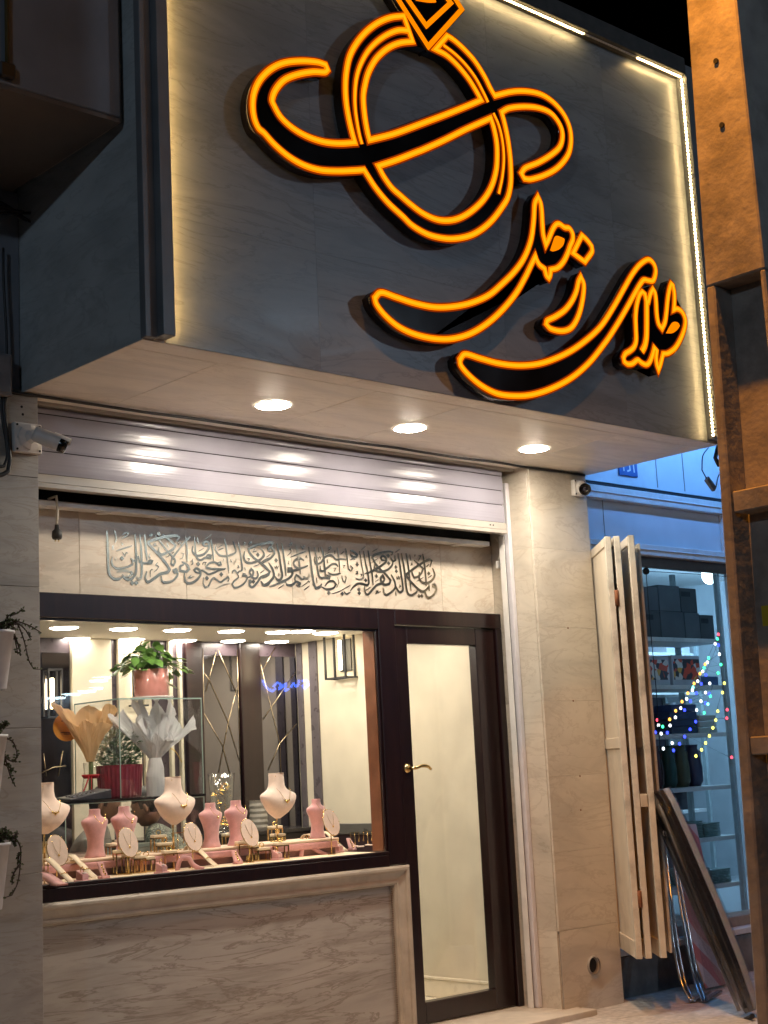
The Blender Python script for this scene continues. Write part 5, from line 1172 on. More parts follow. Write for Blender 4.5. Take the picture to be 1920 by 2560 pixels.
# cctv cameras
def cctv(label, base_c, plate, body_c, axis, Lb, r, octo=True):
    base_c, body_c, axis = V(base_c), V(body_c), V(axis).normalized(); t = thing('cctv_camera', label, 'security camera', base_c-V((0,0,plate)))
    MB().box(base_c.x-plate, base_c.x+plate, YP-.032, YP-.0005, base_c.z-plate, base_c.z+plate).build('junction_box', M_WHITE, t, bev=.006, seg=2)
    for i in (-1,1):
        for j in (-1,1): MB().lathe([(.005,.0),(.005,.003)], (base_c.x+i*plate*.82, YP-.032, base_c.z+j*plate*.82), 8, axis=(0,-1,0)).build('screw', M_RUB, t)
    MB().lathe([(plate*.86,0),(plate*.86,.018),(plate*.5,.026),(plate*.42,.05),(plate*.3,.055)], base_c+V((0,-.0325-(YP-base_c.y),0)), 8 if octo else 24, smooth=not octo, axis=(0,-1,0)).build('mount', M_WHITE, t)
    j0 = V((base_c.x, YP-.08, base_c.z))
    MB().tube([j0, j0+(body_c-j0)*.45, body_c-axis*Lb*.46], .011, 10).ball(j0, .016, 10, 7).build('joint_arm', M_WHITE, t)
    MB().lathe([(r*.85,-Lb/2),(r,-Lb/2+.012),(r,Lb/2-.02),(r*1.0,Lb/2-.001)], body_c, 24, axis=axis).build('barrel', M_WHITE, t)
    MB().lathe([(r*1.02,Lb/2-.019),(r*1.06,Lb/2-.012),(r*1.06,Lb/2+.012),(r*.9,Lb/2+.012),(r*.86,Lb/2+.002),(.001,Lb/2+.002)], body_c, 24, axis=axis, capb=False, capt=False).build('front_bezel', M_ACR, t)
    MB().lathe([(r*.42,Lb/2+.0025),(r*.38,Lb/2+.006),(.001,Lb/2+.008)], body_c, 18, axis=axis, capb=False, capt=False).build('lens', plain('lens%d' % (body_c.x*100), (.02,.02,.03), .05), t)
    s_ = axis.cross(V((0,0,1))).normalized(); u_ = s_.cross(axis); m = MB(); n = 9
    for k in range(n):
        q = -1.1+2.2*k/(n-1)
        for e in (0,1): m.v += [body_c+(s_*math.sin(q)+u_*math.cos(q))*(r*(1.10+.05*e))+axis*(Lb*.1), body_c+(s_*math.sin(q)+u_*math.cos(q))*(r*(1.10+.05*e))+axis*(Lb/2+.02)]
    for k in range(n-1): i = 4*k; m.f += [(i, i+1, i+5, i+4), (i+2, i+6, i+7, i+3)]; m.sm += [True, True]
    m.build('sun_hood', M_WHITE, t); return t
p = un(62, 1098, 'Y', YP); q = un(122, 1098, 'Y', YP-.15)
cctv('white bullet security camera on the left pillar pointing across the shutter', (p.x, YP, p.z), .066, q, (.70,-.42,-.36), .135, .034)
p = un(1440, 1222, 'Y', YP); q = un(1461, 1222, 'Y', YP-.12)
cctv('white bullet security camera on the right pillar facing the street', (p.x, YP, p.z), .048, q, (-.72,-.66,-.22), .12, .033, False)
# cables
def cable(label, pts, r, mat, name='cable', **k):
    o = MB().tube(smooth(pts, sub=6), r, 8).build(name, mat); return tag(o, label, 'cable')
rnd.seed(4)
cable('black cable run along the corner of the soffit and shutter', [(2.6, YP-.012, ZS-.012)]+[(3.0+k*.26, YP-.010-rnd.uniform(0,.004), ZS-.010-rnd.uniform(0,.006)) for k in range(16)], .0075, M_CABLE)
def L_(x, y, Y=YP-.02): return un(x, y, 'Y', Y)
cable('thick black cable looping off the left pillar', [L_(22,965), L_(10,1010), L_(14,1060), L_(20,1110), L_(24,1150), L_(20,1178), L_(0,1188), L_(-40,1190)], .010, M_CABLE)
cable('second black cable beside the junction box', [L_(26,960), L_(4,1000), L_(8,1060), L_(15,1100), L_(18,1140), L_(10,1165), L_(-40,1172)], .007, M_CABLE)
cable('dark cable hanging down the neighbouring wall', [L_(8,620), L_(9,700), L_(16,830), L_(18,900), L_(26,960)], .006, M_CABLE)
p = L_(4, 945); t = thing('junction_box', 'grey junction box beside the cables at the pillar top', 'box', (p.x, YP-.03, p.z-.09))
MB().box(p.x-.2, p.x+.030, YP-.06, YP-.001, p.z-.085, p.z+.10).build('housing', plain('jbox', (.20,.20,.21), .5), t, bev=.004); MB().box(p.x-.19, p.x+.020, YP-.066, YP-.0605, p.z-.075, p.z+.09).build('cover', MATS['jbox'], t, bev=.002)
p = L_(25, 528, YP-.05); t = thing('wire_bundle', 'black tangle of cut wires on the dark wall under the overhang', 'wire bundle', p-V((0,0,.03)))
r2 = random.Random(2)
for k in range(5): MB().tube(smooth([p+V((-.25,.03,.02*k-.02)), p+V((-.08,0,r2.uniform(-.03,.04))), p+V((r2.uniform(.02,.10),-.03,r2.uniform(-.05,.02)))], sub=5), .006, 6).build('wire', M_CABLE, t)
# hanging plug (left) and socket lead (right)
p = un(141, 1240, 'Y', YT-.02); q = un(142, 1312, 'Y', YT-.02); t = thing('hanging_plug', 'black plug hanging on a cream lead under the shutter', 'plug', (q.x, YT-.02, q.z-.07))
MB().tube(smooth([V((p.x-.02,YT+.02,p.z-.01)), p, V((q.x+.004,YT-.02,(p.z+q.z)/2)), q], sub=5), .006, 8).build('lead', M_CABLEW, t)
MB().lathe([(.009,0),(.011,-.02),(.022,-.03),(.024,-.055),(.020,-.066)], q, 16).build('plug_body', M_RUB, t)
for i in (-1,1): MB().tube([q+V((i*.009,0,-.064)), q+V((i*.009,0,-.078))], .0028, 6).build('pin', M_BRASS, t)
p = un(1236, 1343, 'Y', YW-.06); q = un(1247, 1402, 'Y', YW-.06); t = thing('hanging_socket', 'small white socket on a pale lead beside the guide rail', 'socket', (q.x, YW-.06, q.z-.05))
MB().tube(smooth([p, V((p.x+.03,YW-.06,p.z-.03)), V((q.x+.012,YW-.06,(p.z+q.z)/2)), q], sub=5), .004, 8).build('lead', M_CABLEW, t)
MB().box(q.x-.016, q.x+.016, YW-.072, YW-.048, q.z-.045, q.z-.0005).build('socket_body', M_WHITE, t, bev=.003); MB().lathe([(.004,0),(.004,.001)], (q.x, YW-.0721, q.z-.022), 10, axis=(0,-1,0)).build('socket_hole', M_BLACK, t)
# white wall planters with trailing succulents
def planter(label, cx, cy, h, stems_):
    c = un(cx, cy, 'Y', YP-.10); t = thing('wall_planter', label, 'planter', (c.x, YP-.10, c.z-h), 'white wall planters')
    MB().lathe([(.046,-h),(.048,-h+.004),(.078,-.012),(.083,-.012),(.083,0),(.078,0),(.074,-.03),(.0,-.03)], c, 28, capt=False).build('pot', M_POTW, t)
    MB().lathe([(.074,-.0295),(.03,-.022),(.001,-.02)], c, 20, capb=False, capt=False).build('soil', M_SOIL, t)
    MB().box(c.x-.012, c.x+.012, YP-.035, YP-.0005, c.z-.06, c.z-.02).build('hook', M_WHITE, t)
    st, lf = MB(), MB(); r3 = random.Random(cy)
    def leaves(P, dens):
        for i in range(len(P)-1):
            for k in range(dens):
                b_ = P[i].lerp(P[i+1], r3.random()); d = V((r3.uniform(-1,1), r3.uniform(-1,1), r3.uniform(-.6,1))).normalized(); s2 = d.orthogonal().normalized(); u2 = d.cross(s2)*.0025
                L = r3.uniform(.010,.018); w = s2*L*.38
                lf.add([b_, b_+d*L*.5+w+u2, b_+d*L, b_+d*L*.5-w+u2, b_+d*L*.5-u2*1.4], [(0,1,2,4),(0,4,2,3),(0,3,2,1)])
    for q in stems_:
        P = smooth([un(x, y, 'Y', YP-.13) for x, y in q], sub=5); st.tube(P, [.004*(1-.6*i/len(P)) for i in range(len(P))], 6); leaves(P, 2 if len(q) < 5 else 1)
    for k in range(14):
        a = r3.uniform(0, 6.28); P = smooth([c+V((.03*math.cos(a),.03*math.sin(a),-.02)), c+V((.06*math.cos(a),.06*math.sin(a),.03)), c+V((.085*math.cos(a),.085*math.sin(a),r3.uniform(.0,.06)))], sub=3)
        st.tube(P, .003, 5); leaves(P, 5)
    st.build('trailing_stems', M_STEM, t); lf.build('leaves', M_SUCC, t, kind='stuff')
planter('topmost white wall planter with succulent stems trailing past the pillar edge', -14, 1578, .24, [[(15,1560),(45,1560),(60,1600),(72,1650),(84,1672),(101,1674)],[(25,1540),(45,1532),(58,1522)],[(25,1548),(70,1562),(104,1582)],[(30,1570),(45,1610),(52,1640)],[(30,1560),(38,1600),(45,1636)],[(30,1550),(60,1570),(78,1600)]])
planter('middle white wall planter with a short succulent stem hanging over', -32, 1838, .24, [[(0,1840),(12,1890),(26,1940),(38,1966)],[(0,1842),(30,1852),(42,1880),(38,1906)],[(5,1880),(22,1900),(45,1905)],[(10,1910),(30,1922),(38,1930)],[(0,1815),(12,1808),(20,1806)]])
planter('lowest white wall planter with a long looping bare stem', -26, 2108, .26, [[(10,2095),(38,2092),(52,2125),(46,2200),(30,2238),(0,2248)],[(50,2160),(34,2185),(30,2212)],[(28,2102),(44,2080),(38,2104),(36,2118)],[(48,2130),(46,2150),(44,2162)],[(0,2078),(12,2070),(20,2082)]])
# ================================================================== RIGHT: neighbouring household shop
NS = thing('household_shop', 'neighbouring household goods shop with pale metal fascia lit blue', 'building', (8.2, 5.95, 0))
X0, X1 = XP+.002, 9.6
MB().box(X0, X1, 5.98, 6.3, 3.115, 4.8).build('upper_wall', M_BLUEW, NS)
for x in (1707, 1640): p = un(x, 1170, 'Y', 5.98); MB().box(p.x-.003, p.x+.003, 5.976, 5.9798, 3.13, 4.5).build('panel_joint', M_GROUT, NS)
MB().box(X0, X1, 5.985, 6.2, 3.07, 3.1145).build('dark_slot', M_BLACK, NS)
xr0, xr1 = un(1796, 1300, 'Y', 5.95).x, un(1823, 1300, 'Y', 5.95).x+.02
MB().box(X0, xr1, 5.90, 6.0, 2.985, 3.068).box(X0, xr1, 5.893, 5.8995, 3.022, 3.030).build('transom_rail', M_WMETAL, NS, bev=.003)
MB().box(X0, xr1, 5.905, 6.0, 2.650, 2.722).box(X0, xr1, 5.898, 5.9045, 2.684, 2.691).build('transom_rail', M_WMETAL, NS, bev=.003)
MB().box(xr0, xr1, 5.903, 6.0, 2.7225, 2.9845).build('transom_stile', M_WMETAL, NS, bev=.003)
MB().box(X0, xr0-.001, 5.945, 5.99, 2.7225, 2.9845).build('transom_panel', M_BLUEW, NS)
p = un(1513, 1330, 'Y', 5.94); MB().box(p.x-.002, p.x+.002, 5.942, 5.9448, 2.723, 2.984).build('panel_joint', M_GROUT, NS)
MB().box(X0, xr1, 5.95, 6.0, 2.585, 2.649).build('window_head', plain('head_dark', (.10,.11,.12), .5), NS)
MB().box(xr1+.001, X1, 5.9, 6.05, .3, 3.06).build('end_wall', M_BLUEW, NS)
MB().box(X0, xr1, 6.0, 6.006, .335, 2.584).build('shop_glass', M_GLASS, NS)
MB().box(X0, X1, YP+.12, 6.2, -.05, .235).build('plinth', M_PLINTH, NS, bev=.01)
MB().box(X0, X1, YP+.10, 6.1, .2355, .272).build('sill', M_WMETAL, NS, bev=.004)
MB().box(X0, X1, 5.93, 6.12, .2725, .334).build('threshold', plain('worn_board', (.34,.26,.19), .7, dirt=.4), NS, bev=.004)
# room shell
MB().box(X0, 12.2, 6.2, 9.6, -.05, .25).build('room_floor', plain('nfloor', (.45,.45,.46), .4), NS)
MB().box(X0, 12.2, 9.4, 9.6, .251, 3.0).build('room_back', M_BLUEW, NS); MB().box(X0-.05, X0-.001, 6.31, 9.6, .0, 3.0).build('room_side', M_BLUEW, NS); MB().box(12.0, 12.2, 6.2, 9.39, .251, 3.0).build('room_side', M_BLUEW, NS)
MB().box(X0, 12.2, 6.1, 9.6, 3.0, 3.06).build('room_ceiling', M_WMETAL, NS)
p = un(1773, 1437, 'Y', 7.6); PLm = thing('pendant_lamp', 'glowing cool white globe lamp inside the household shop', 'lamp', (p.x, 7.6, p.z-.07))
MB().ball(p, .065, 18, 12, 1, 1, 1.25).build('globe', emit('globe_cool', (.70,.92,1.0), 9.0), PLm); MB().tube([p+V((0,0,.08)), V((p.x,7.6,2.999))], .006, 6).build('cord', M_CABLE, PLm)
lamp('pendant_light', 'POINT', (p.x, 7.45, p.z-.12), 58, (.30,.64,1.0), .10, parent=PLm)
p2 = V((8.3, 6.35, 2.9)); T2 = thing('ceiling_tube', 'cool tube light over the household shop window', 'lamp', p2)
MB().tube([p2+V((-.5,0,.03)), p2+V((.5,0,.03))], .014, 10).build('tube', emit('tube_cool', (.30,.62,1.0), 6.0), T2); MB().box(p2.x-.52, p2.x+.52, p2.y-.02, p2.y+.02, p2.z+.048, p2.z+.09).build('batten', M_WMETAL, T2)
# racks
RK_M = plain('rack_paint', (.40,.46,.47), .5, dirt=.2)
def rack(label, x0, x1, y0_, y1_, levels, post=.018, midx=None, lip=M_WMETAL):
    t = thing('shelf_rack', label, 'shelf', ((x0+x1)/2, (y0_+y1_)/2, .251))
    for x in (x0, x1)+((midx,) if midx else ()):
        for y in (y0_, y1_): MB().box(x-post, x+post, y-post, y+post, .251, 2.75).build('post', RK_M, t, bev=.002)
    for z in levels: MB().box(x0-.01, x1+.01, y0_+post+.001, y1_-post-.001, z-.03, z).build('shelf_board', lip, t, bev=.002)
    return t
RA = (8.44, 9.36, 6.58, 6.98); LV = [2.215, 1.875, 1.53, 1.15, .79, .46]
rack('grey metal shelf rack of cartons and glassware behind the shop glass', *RA, LV, midx=None)
RBk = (8.3, 11.4, 8.3, 8.7); LB = [2.3, 1.95, 1.60, 1.22, .90]
RR = rack('white shelf rack at the back of the household shop', *RBk, LB, midx=9.9)
MB().box(8.3, 11.4, 8.715, 8.74, .251, 2.75).build('back_panel', plain('rack_back', (.10,.085,.115), .6), RR)
def SXm(x): return 8.50+(x-8.08)*.695
def carton(label, x0, x1, y0_, y1_, z0_, z1_, col, band=None, art=None):
    if y1_ < 7.0 and x1 < 9.4: x0, x1 = SXm(x0), SXm(x1)
    t = thing('carton', label, 'box', ((x0+x1)/2, (y0_+y1_)/2, z0_)); nm = 'carton%d_%d' % (x0*1000, z0_*1000)
    MB().box(x0, x1, y0_, y1_, z0_, z1_).build('box_body', plain(nm, col, .7, var=.12, scale=9), t, bev=.003)
    if band: MB().box(x0+.01, x0+(x1-x0)*.6, y0_-.0012, y0_-.0002, z1_-(z1_-z0_)*.35, z1_-(z1_-z0_)*.15).build('print_band', plain(nm+'b', band, .6), t)
    if art:
        g = G(nm+'a'); q_ = g.pos((1,1,1)); v = g.n('TexVoronoi', i_Vector=q_, i_Scale=26.0); c = g.ramp(v.outputs['Color'], [(.2,art[0]),(.4,art[1]),(.6,art[2]),(.8,art[3])]); c.color_ramp.interpolation = 'CONSTANT'; g.bsdf(c.outputs[0], .4)
        MB().box(x0+.012, x1-.012, y0_-.0014, y0_-.0002, z0_+(z1_-z0_)*.18, z1_-(z1_-z0_)*.12).build('printed_face', g.m, t)
    MB().box((x0+x1)/2-.02, (x0+x1)/2+.02, y0_+.01, y1_-.01, z1_+.0002, z1_+.001).build('tape', plain(nm+'t', (.35,.28,.18), .4), t)
dk = (.075,.080,.085)
for i, (x, w, z, h, lb) in enumerate(((8.08,.28,2.2155,.19,'dark carton with black label at the bottom of the rack top'),(8.37,.40,2.2155,.19,'wide dark carton beside the black label carton'),(8.78,.26,2.2155,.19,'dark carton with side label at the rack top end'),(9.05,.24,2.2155,.18,'grey carton near the rack end post'),
    (8.08,.28,2.4065,.17,'dark carton stacked on the black label carton'),(8.37,.36,2.4065,.19,'wide dark carton topping the rack'),(8.74,.28,2.4065,.18,'grey carton topping the rack by the globe lamp'))):
    carton(lb, x, x+w, 6.62, 6.94, z, z+h, tuple(c*(1+.25*(i % 3)) for c in dk), (.01,.01,.012) if i % 3 == 0 else None)
art = ((.75,.10,.05),(.80,.75,.70),(.05,.05,.06),(.85,.45,.08))
carton('carton printed with orange dishes on the second shelf', 8.12, 8.45, 6.62, 6.92, 1.8755, 2.08, (.55,.56,.60), None, art); carton('carton printed with red dishes and a blue band', 8.50, 8.98, 6.62, 6.92, 1.8755, 2.09, (.55,.56,.60), (.04,.10,.45), art)
carton('flat blue carton on the second shelf', 9.0, 9.28, 6.62, 6.92, 1.8755, 1.94, (.06,.13,.28))
for k in range(4): carton(('bottom','second','third','top')[k]+' flat dark blue box of the pile on the third shelf', 8.40+(k % 2)*.02, 8.85, 6.62, 6.90, 1.5305+k*.052, 1.5305+k*.052+.05, (.03,.06,.11+.02*k))
for k in range(3): 
    o = thing('paper_pile', 'stack of pale paper trays on the third shelf', 'trays', (9.19, 6.76, 1.5305)) if k == 0 else o
    MB().box(9.08+.004*k, 9.30-.003*k, 6.64, 6.88, 1.5306+.045*k, 1.5306+.045*k+.038).build('tray', plain('tray%d' % k, (.45,.46,.42), .6), o, bev=.004)
# crystal pieces and jugs
def jug(label, x, z, h, r_, col, glassy=False):
    x = SXm(x); r_ *= .82
    t = thing('jug', label, 'jug', (x, 6.78, z)); mt = glass('jugglass%d' % (x*1000), col, 1.5, .02, 0, .10) if glassy else plain('jug%d' % (x*1000), col, .2)
    MB().lathe([(r_*.7,0.0005),(r_*.98,h*.12),(r_,h*.45),(r_*.8,h*.8),(r_*.62,h*.9),(r_*.68,h),(r_*.64,h),(r_*.58,h*.9),(r_*.76,h*.8),(r_*.95,h*.45),(r_*.9,h*.13)], (x, 6.78, z), 26, capt=False).build('vessel', mt, t)
    MB().tube(smooth([V((x+r_*.62,6.78,z+h*.9)), V((x+r_*1.35,6.78,z+h*.82)), V((x+r_*1.35,6.78,z+h*.5)), V((x+r_*.95,6.78,z+h*.35))], sub=4), .008, 7).build('handle', mt, t)
jug('clear glass jug on the third shelf beside the folding doors', 8.13, 1.5305, .27, .075, (.75,.85,.88), True); jug('small clear glass jug before the blue boxes', 8.30, 1.5305, .20, .06, (.7,.8,.85), True)
for x, col, lb in ((8.14,(.45,.52,.55),'pale grey enamel jug on the fourth shelf'),(8.36,(.07,.012,.018),'maroon jug on the fourth shelf'),(8.58,(.02,.075,.06),'green jug on the fourth shelf'),(8.80,(.10,.10,.05),'olive jug on the fourth shelf'),(9.02,(.05,.045,.10),'violet jug on the fourth shelf')): jug(lb, x, 1.1505, .30, .085, col)
def plates(label, x0, x1, z, n, th=.011, y0_=6.63, y1_=6.90):
    x0, x1 = SXm(x0), SXm(x1)
    t = thing('plate_stack', label, 'plates', ((x0+x1)/2, (y0_+y1_)/2, z)); mt = MATS.get('green_glassware') or plain('green_glassware', (.20,.31,.29), .25, var=.15)
    r3 = random.Random(int(x0*999)); w, d = x1-x0, y1_-y0_
    for k in range(n):
        e = r3.uniform(-.005,.005); MB().add([(x0+e,y0_,z+.0005+k*th),(x1+e,y0_,z+.0005+k*th),(x1+e,y1_,z+.0005+k*th),(x0+e,y1_,z+.0005+k*th),(x0+e-.004,y0_-.004,z+k*th+th*.85),(x1+e+.004,y0_-.004,z+k*th+th*.85),(x1+e+.004,y1_,z+k*th+th*.85),(x0+e-.004,y1_,z+k*th+th*.85)], [(0,3,2,1),(4,5,6,7),(0,1,5,4),(1,2,6,5),(2,3,7,6),(3,0,4,7)]).build('plate', mt, t)
for x0, x1, z, n, lb in ((8.12,8.42,.7905,12,'tall stack of green glass trays beside the drying rack'),(8.45,8.80,.7905,11,'stack of green glass trays in the middle of the fifth shelf'),(8.83,9.10,.7905,9,'low stack of green glass trays near the rack post'),(8.62,8.86,.4605,11,'stack of green glass trays on the lowest shelf'),(8.90,9.22,.4605,9,'wide stack of green glass trays on the lowest shelf')): plates(lb, x0, x1, z, n)
def tins(label, x, y, z, r_, h):
    t = thing('foil_tins', label, 'tins', (x, y, z)); mt = MATS.get('foil') or plain('foil', (.55,.58,.62), .25, .9, var=.3, scale=60, bstr=.6, bscale=90)
    for k in range(int(h/.018)): MB().lathe([(r_*.92,.0002+k*.018),(r_,.012+k*.018),(r_*1.03,.0165+k*.018)], (x, y, z), 22).build('tin', mt, t)
tins('stack of foil tins on the back shelf behind the trays', 9.35, 8.42, 1.2205, .17, .20); tins('second stack of foil tins on the back shelf near the wall', 10.05, 8.42, 1.2205, .19, .24)
carton('white carton printed with a bottle drawing', 11.0, 11.35, 8.33, 8.6, 2.3005, 2.72, (.55,.56,.60), (.45,.25,.15))
for k in range(2): carton(('lower','upper')[k]+' red carton on the white back shelf', 10.4, 10.75, 8.32, 8.6, 1.9505+k*.175, 2.12+k*.175, (.40,.06,.07))
carton('black boxed set on the back shelf under the foil tins', 8.7, 9.5, 8.33, 8.62, 1.6005, 1.80, (.02,.018,.025), (.35,.35,.4)); carton('dark wrapped box on the back shelf', 10.0, 10.9, 8.33, 8.62, 1.6005, 1.82, (.03,.025,.03)); carton('pink cardboard box on the low back shelf', 9.95, 10.6, 8.32, 8.6, .9005, 1.15, (.40,.24,.26), (.1,.1,.1))
carton('dark wrapped box on the upper back shelf', 8.8, 9.8, 8.33, 8.62, 2.3005, 2.55, (.05,.03,.05))
r4 = random.Random(21)
PK = [plain('pack%d' % k, c, .45, var=.3, scale=30) for k, c in enumerate(((.45,.46,.5),(.10,.12,.2),(.35,.08,.07),(.07,.07,.08),(.5,.42,.2),(.12,.25,.22),(.5,.5,.55)))]
for z in LB:                                   # small stock along the back shelves
    x = 8.42
    while x < 11.2:
        w, h = r4.uniform(.07,.2), r4.uniform(.08,.24)
        free = all(not (x < b_ and x+w > a_ and abs(z-zz2) < .02) for a_, b_, zz2 in ((9.1,10.3,1.22),(8.65,9.55,1.6),(9.95,10.95,1.6),(9.9,10.65,.9),(8.75,9.85,2.3),(10.95,11.4,2.3),(10.35,10.8,1.95)))
        if free and abs(x+w/2-9.9) > .12:
            kc = r4.randrange(7); bxd = r4.random() < .6
            t = thing('packaged_item', '%s %s on the %s of the white back rack' % (('pale grey','navy','red','black','ochre','teal','light grey')[kc], 'boxed pack' if bxd else 'round tub', ('top shelf','second shelf','middle shelf','fourth shelf','lowest shelf')[LB.index(z)]), 'package', (x+w/2, 8.45, z+.0005), 'small stock on the back shelves')
            if bxd:
                MB().box(x, x+w, 8.36, 8.55, z+.0005, z+h).build('pack_body', PK[kc], t, bev=.004); MB().box(x+w*.15, x+w*.85, 8.3588, 8.3598, z+h*.3, z+h*.75).build('pack_label', r4.choice(PK), t)
            else:
                MB().lathe([(w*.35,.0005),(w*.48,.01),(w*.48,h*.7),(w*.3,h*.88),(w*.3,h)], (x+w/2, 8.45, z), 16).build('pack_body', PK[kc], t); MB().lathe([(w*.32,h+.0005),(w*.32,h+.02)], (x+w/2, 8.45, z), 14).build('cap', r4.choice(PK), t)
        x += w+r4.uniform(.01,.05)
# glass-front knob, wires, string lights
YG = 5.985
p = un(1615, 1428, 'Y', YG); t = thing('hanging_wire', 'black round fitting with a thin wire on the shop glass', 'wire', p-V((0,0,.02)))
MB().lathe([(.020,-.012),(.024,0),(.020,.012)], p, 20, axis=(0,-1,0)).build('disc', M_RUB, t); MB().tube(smooth([p, un(1625,1560,'Y',YG), un(1640,1720,'Y',YG), un(1652,1900,'Y',YG), un(1662,1995,'Y',YG)], sub=5), .003, 6).build('hanging_wire', M_CABLE, t)
MB().tube([un(1600,1426,'Y',YG), p, un(1720,1434,'Y',YG), un(1822,1442,'Y',YG)], .002, 6).build('cross_wire', M_CABLE, t)
BU = {'w': (.85,.92,1.0), 'g': (.05,1.0,.35), 'b': (.03,.05,1.0), 'r': (1.0,.06,.10), 'y': (.95,.90,.12), 'o': (1.0,.42,.06), 'c': (.2,.95,.85)}
EB = {k: emit('bulb_'+k, v, 2.6 if k != 'b' else 3.2) for k, v in BU.items()}
bul = [(1600,1400,.1627,[('r',1205,1145),('g',1190,1215),('w',1155,1290),('b',1205,1310),('w',1220,1450),('g',1055,1510),('w',1035,1575),('o',1000,1605),('g',985,1660),('g',1245,1610),('w',965,1715),('o',922,1750),('b',1012,1770),('w',888,1865),('o',832,1900),('b',942,1905),('w',1073,1900),('y',1297,1895),('c',815,1960),('w',805,2005),('y',1268,2040),('o',735,2050),('b',865,2050),('w',1008,2040),('b',1065,2060),('g',1080,2095),('g',1200,1740)]),
 (1600,1740,.19289,[('o',545,75),('w',605,40),('b',655,70),('w',790,70),('b',850,95),('c',880,108),('g',912,5),('o',463,195),('w',528,160),('b',578,185),('w',735,185),('g',833,220),('y',1008,200),('r',1130,180),('r',225,315),('o',385,305),('w',460,280),('b',722,335),('y',982,315),('r',1125,290),('w',240,380),('g',295,400),('w',390,385),('b',200,475),('b',355,478),('w',275,490),('b',650,435),('y',945,415),('b',580,530),('y',900,520),('w',418,612),('b',512,622),('y',850,612),('w',303,685),('b',435,708),('y',798,700),('y',725,780),('r',1188,797)])]
SL = thing('string_lights', 'multicoloured fairy light string hung in a tree shape behind the glass', 'string lights', un(1730, 1900, 'Y', 6.05)); cols = {}
for x0, y0_, s_, L in bul:
    for c, x, y in L:
        p = un(x0+x*s_, y0_+y*s_, 'Y', 6.05); cols.setdefault(c, []).append(p)
        MB().lathe([(.003,.012),(.0075,.007),(.0088,0),(.007,-.006),(.002,-.009)], p, 8).build('bulb', EB[c], SL)
for c, P in cols.items():
    P = sorted(P, key=lambda q: -q.z)
    MB().tube([q+V((0,.010,0)) for q in P], .0012, 4).build('wire', M_CABLE, SL)
# blue number plate
a, b = un(1548, 1195, 'Y', 5.975), un(1593, 1192, 'Y', 5.975); t = thing('number_plate', 'small blue enamel number plate with white figures', 'sign', (a.x, 5.975, b.z))
MB().box(a.x, b.x, 5.968, 5.9795, b.z-.005, b.z+.115).build('plate', plain('enamel_blue', (.03,.10,.30), .3), t, bev=.002); m = MB(); w = b.x-a.x; zc_ = b.z+.055
m.ribbon(smooth([(a.x+w*.22, zc_+.032), (a.x+w*.24, zc_-.032)], sub=3), .012, 5.9665, 5.9678); m.ribbon(smooth([(a.x+w*.42, zc_+.02), (a.x+w*.56, zc_+.03), (a.x+w*.58, zc_-.02), (a.x+w*.42, zc_-.03)], sub=4), .011, 5.9665, 5.9678); m.ribbon(smooth([(a.x+w*.78, zc_+.032), (a.x+w*.80, zc_-.032)], sub=3), .012, 5.9665, 5.9678)
m.build('figures', M_WHITE, t)
# neighbouring blue sign above (its glow washes the wall), hanging adapter
t = thing('blue_shop_sign', 'blue glowing tube sign over the household shop', 'sign', (8.2, 5.62, 3.6))
MB().box(7.05, 9.5, 5.35, 5.9, 3.645, 4.3).build('sign_box', M_FRAMEM, t, bev=.006); MB().tube([(7.15,5.45,3.62),(9.3,5.45,3.62)], .016, 10).build('blue_tube', E_BLUE, t)
p = un(1757, 1140, 'Y', 4.98); q = un(1776, 1210, 'Y', 4.98); t = thing('led_adapter', 'grey led power adapter dangling on wires below the fascia corner', 'adapter', (q.x, 4.98, q.z-.05))
dv = (un(1784,1224,'Y',4.98)-un(1764,1196,'Y',4.98)); dn = dv.normalized()
MB().obox(q, dn, (0,1,0), dn.cross(V((0,1,0))), dv.length/2, .012, .017).build('housing', plain('adapter_grey', (.10,.12,.15), .5), t, bev=.003)
MB().tube(smooth([un(1772,1118,'Y',4.98), p, un(1755,1175,'Y',4.98), q-dn*dv.length/2], sub=5), .0035, 6).build('lead', M_CABLE, t); MB().tube(smooth([q+dn*dv.length/2, un(1790,1218,'Y',4.98), un(1796,1190,'Y',4.98), un(1808,1180,'Y',4.98), un(1800,1120,'Y',4.98)], sub=5), .0035, 6).build('lead', M_CABLE, t)
MB().tube(smooth([un(1796,1112,'Y',4.98), un(1788,1145,'Y',4.98), un(1798,1165,'Y',4.98)], sub=5), .012, 8).build('lead', M_CABLE, t)
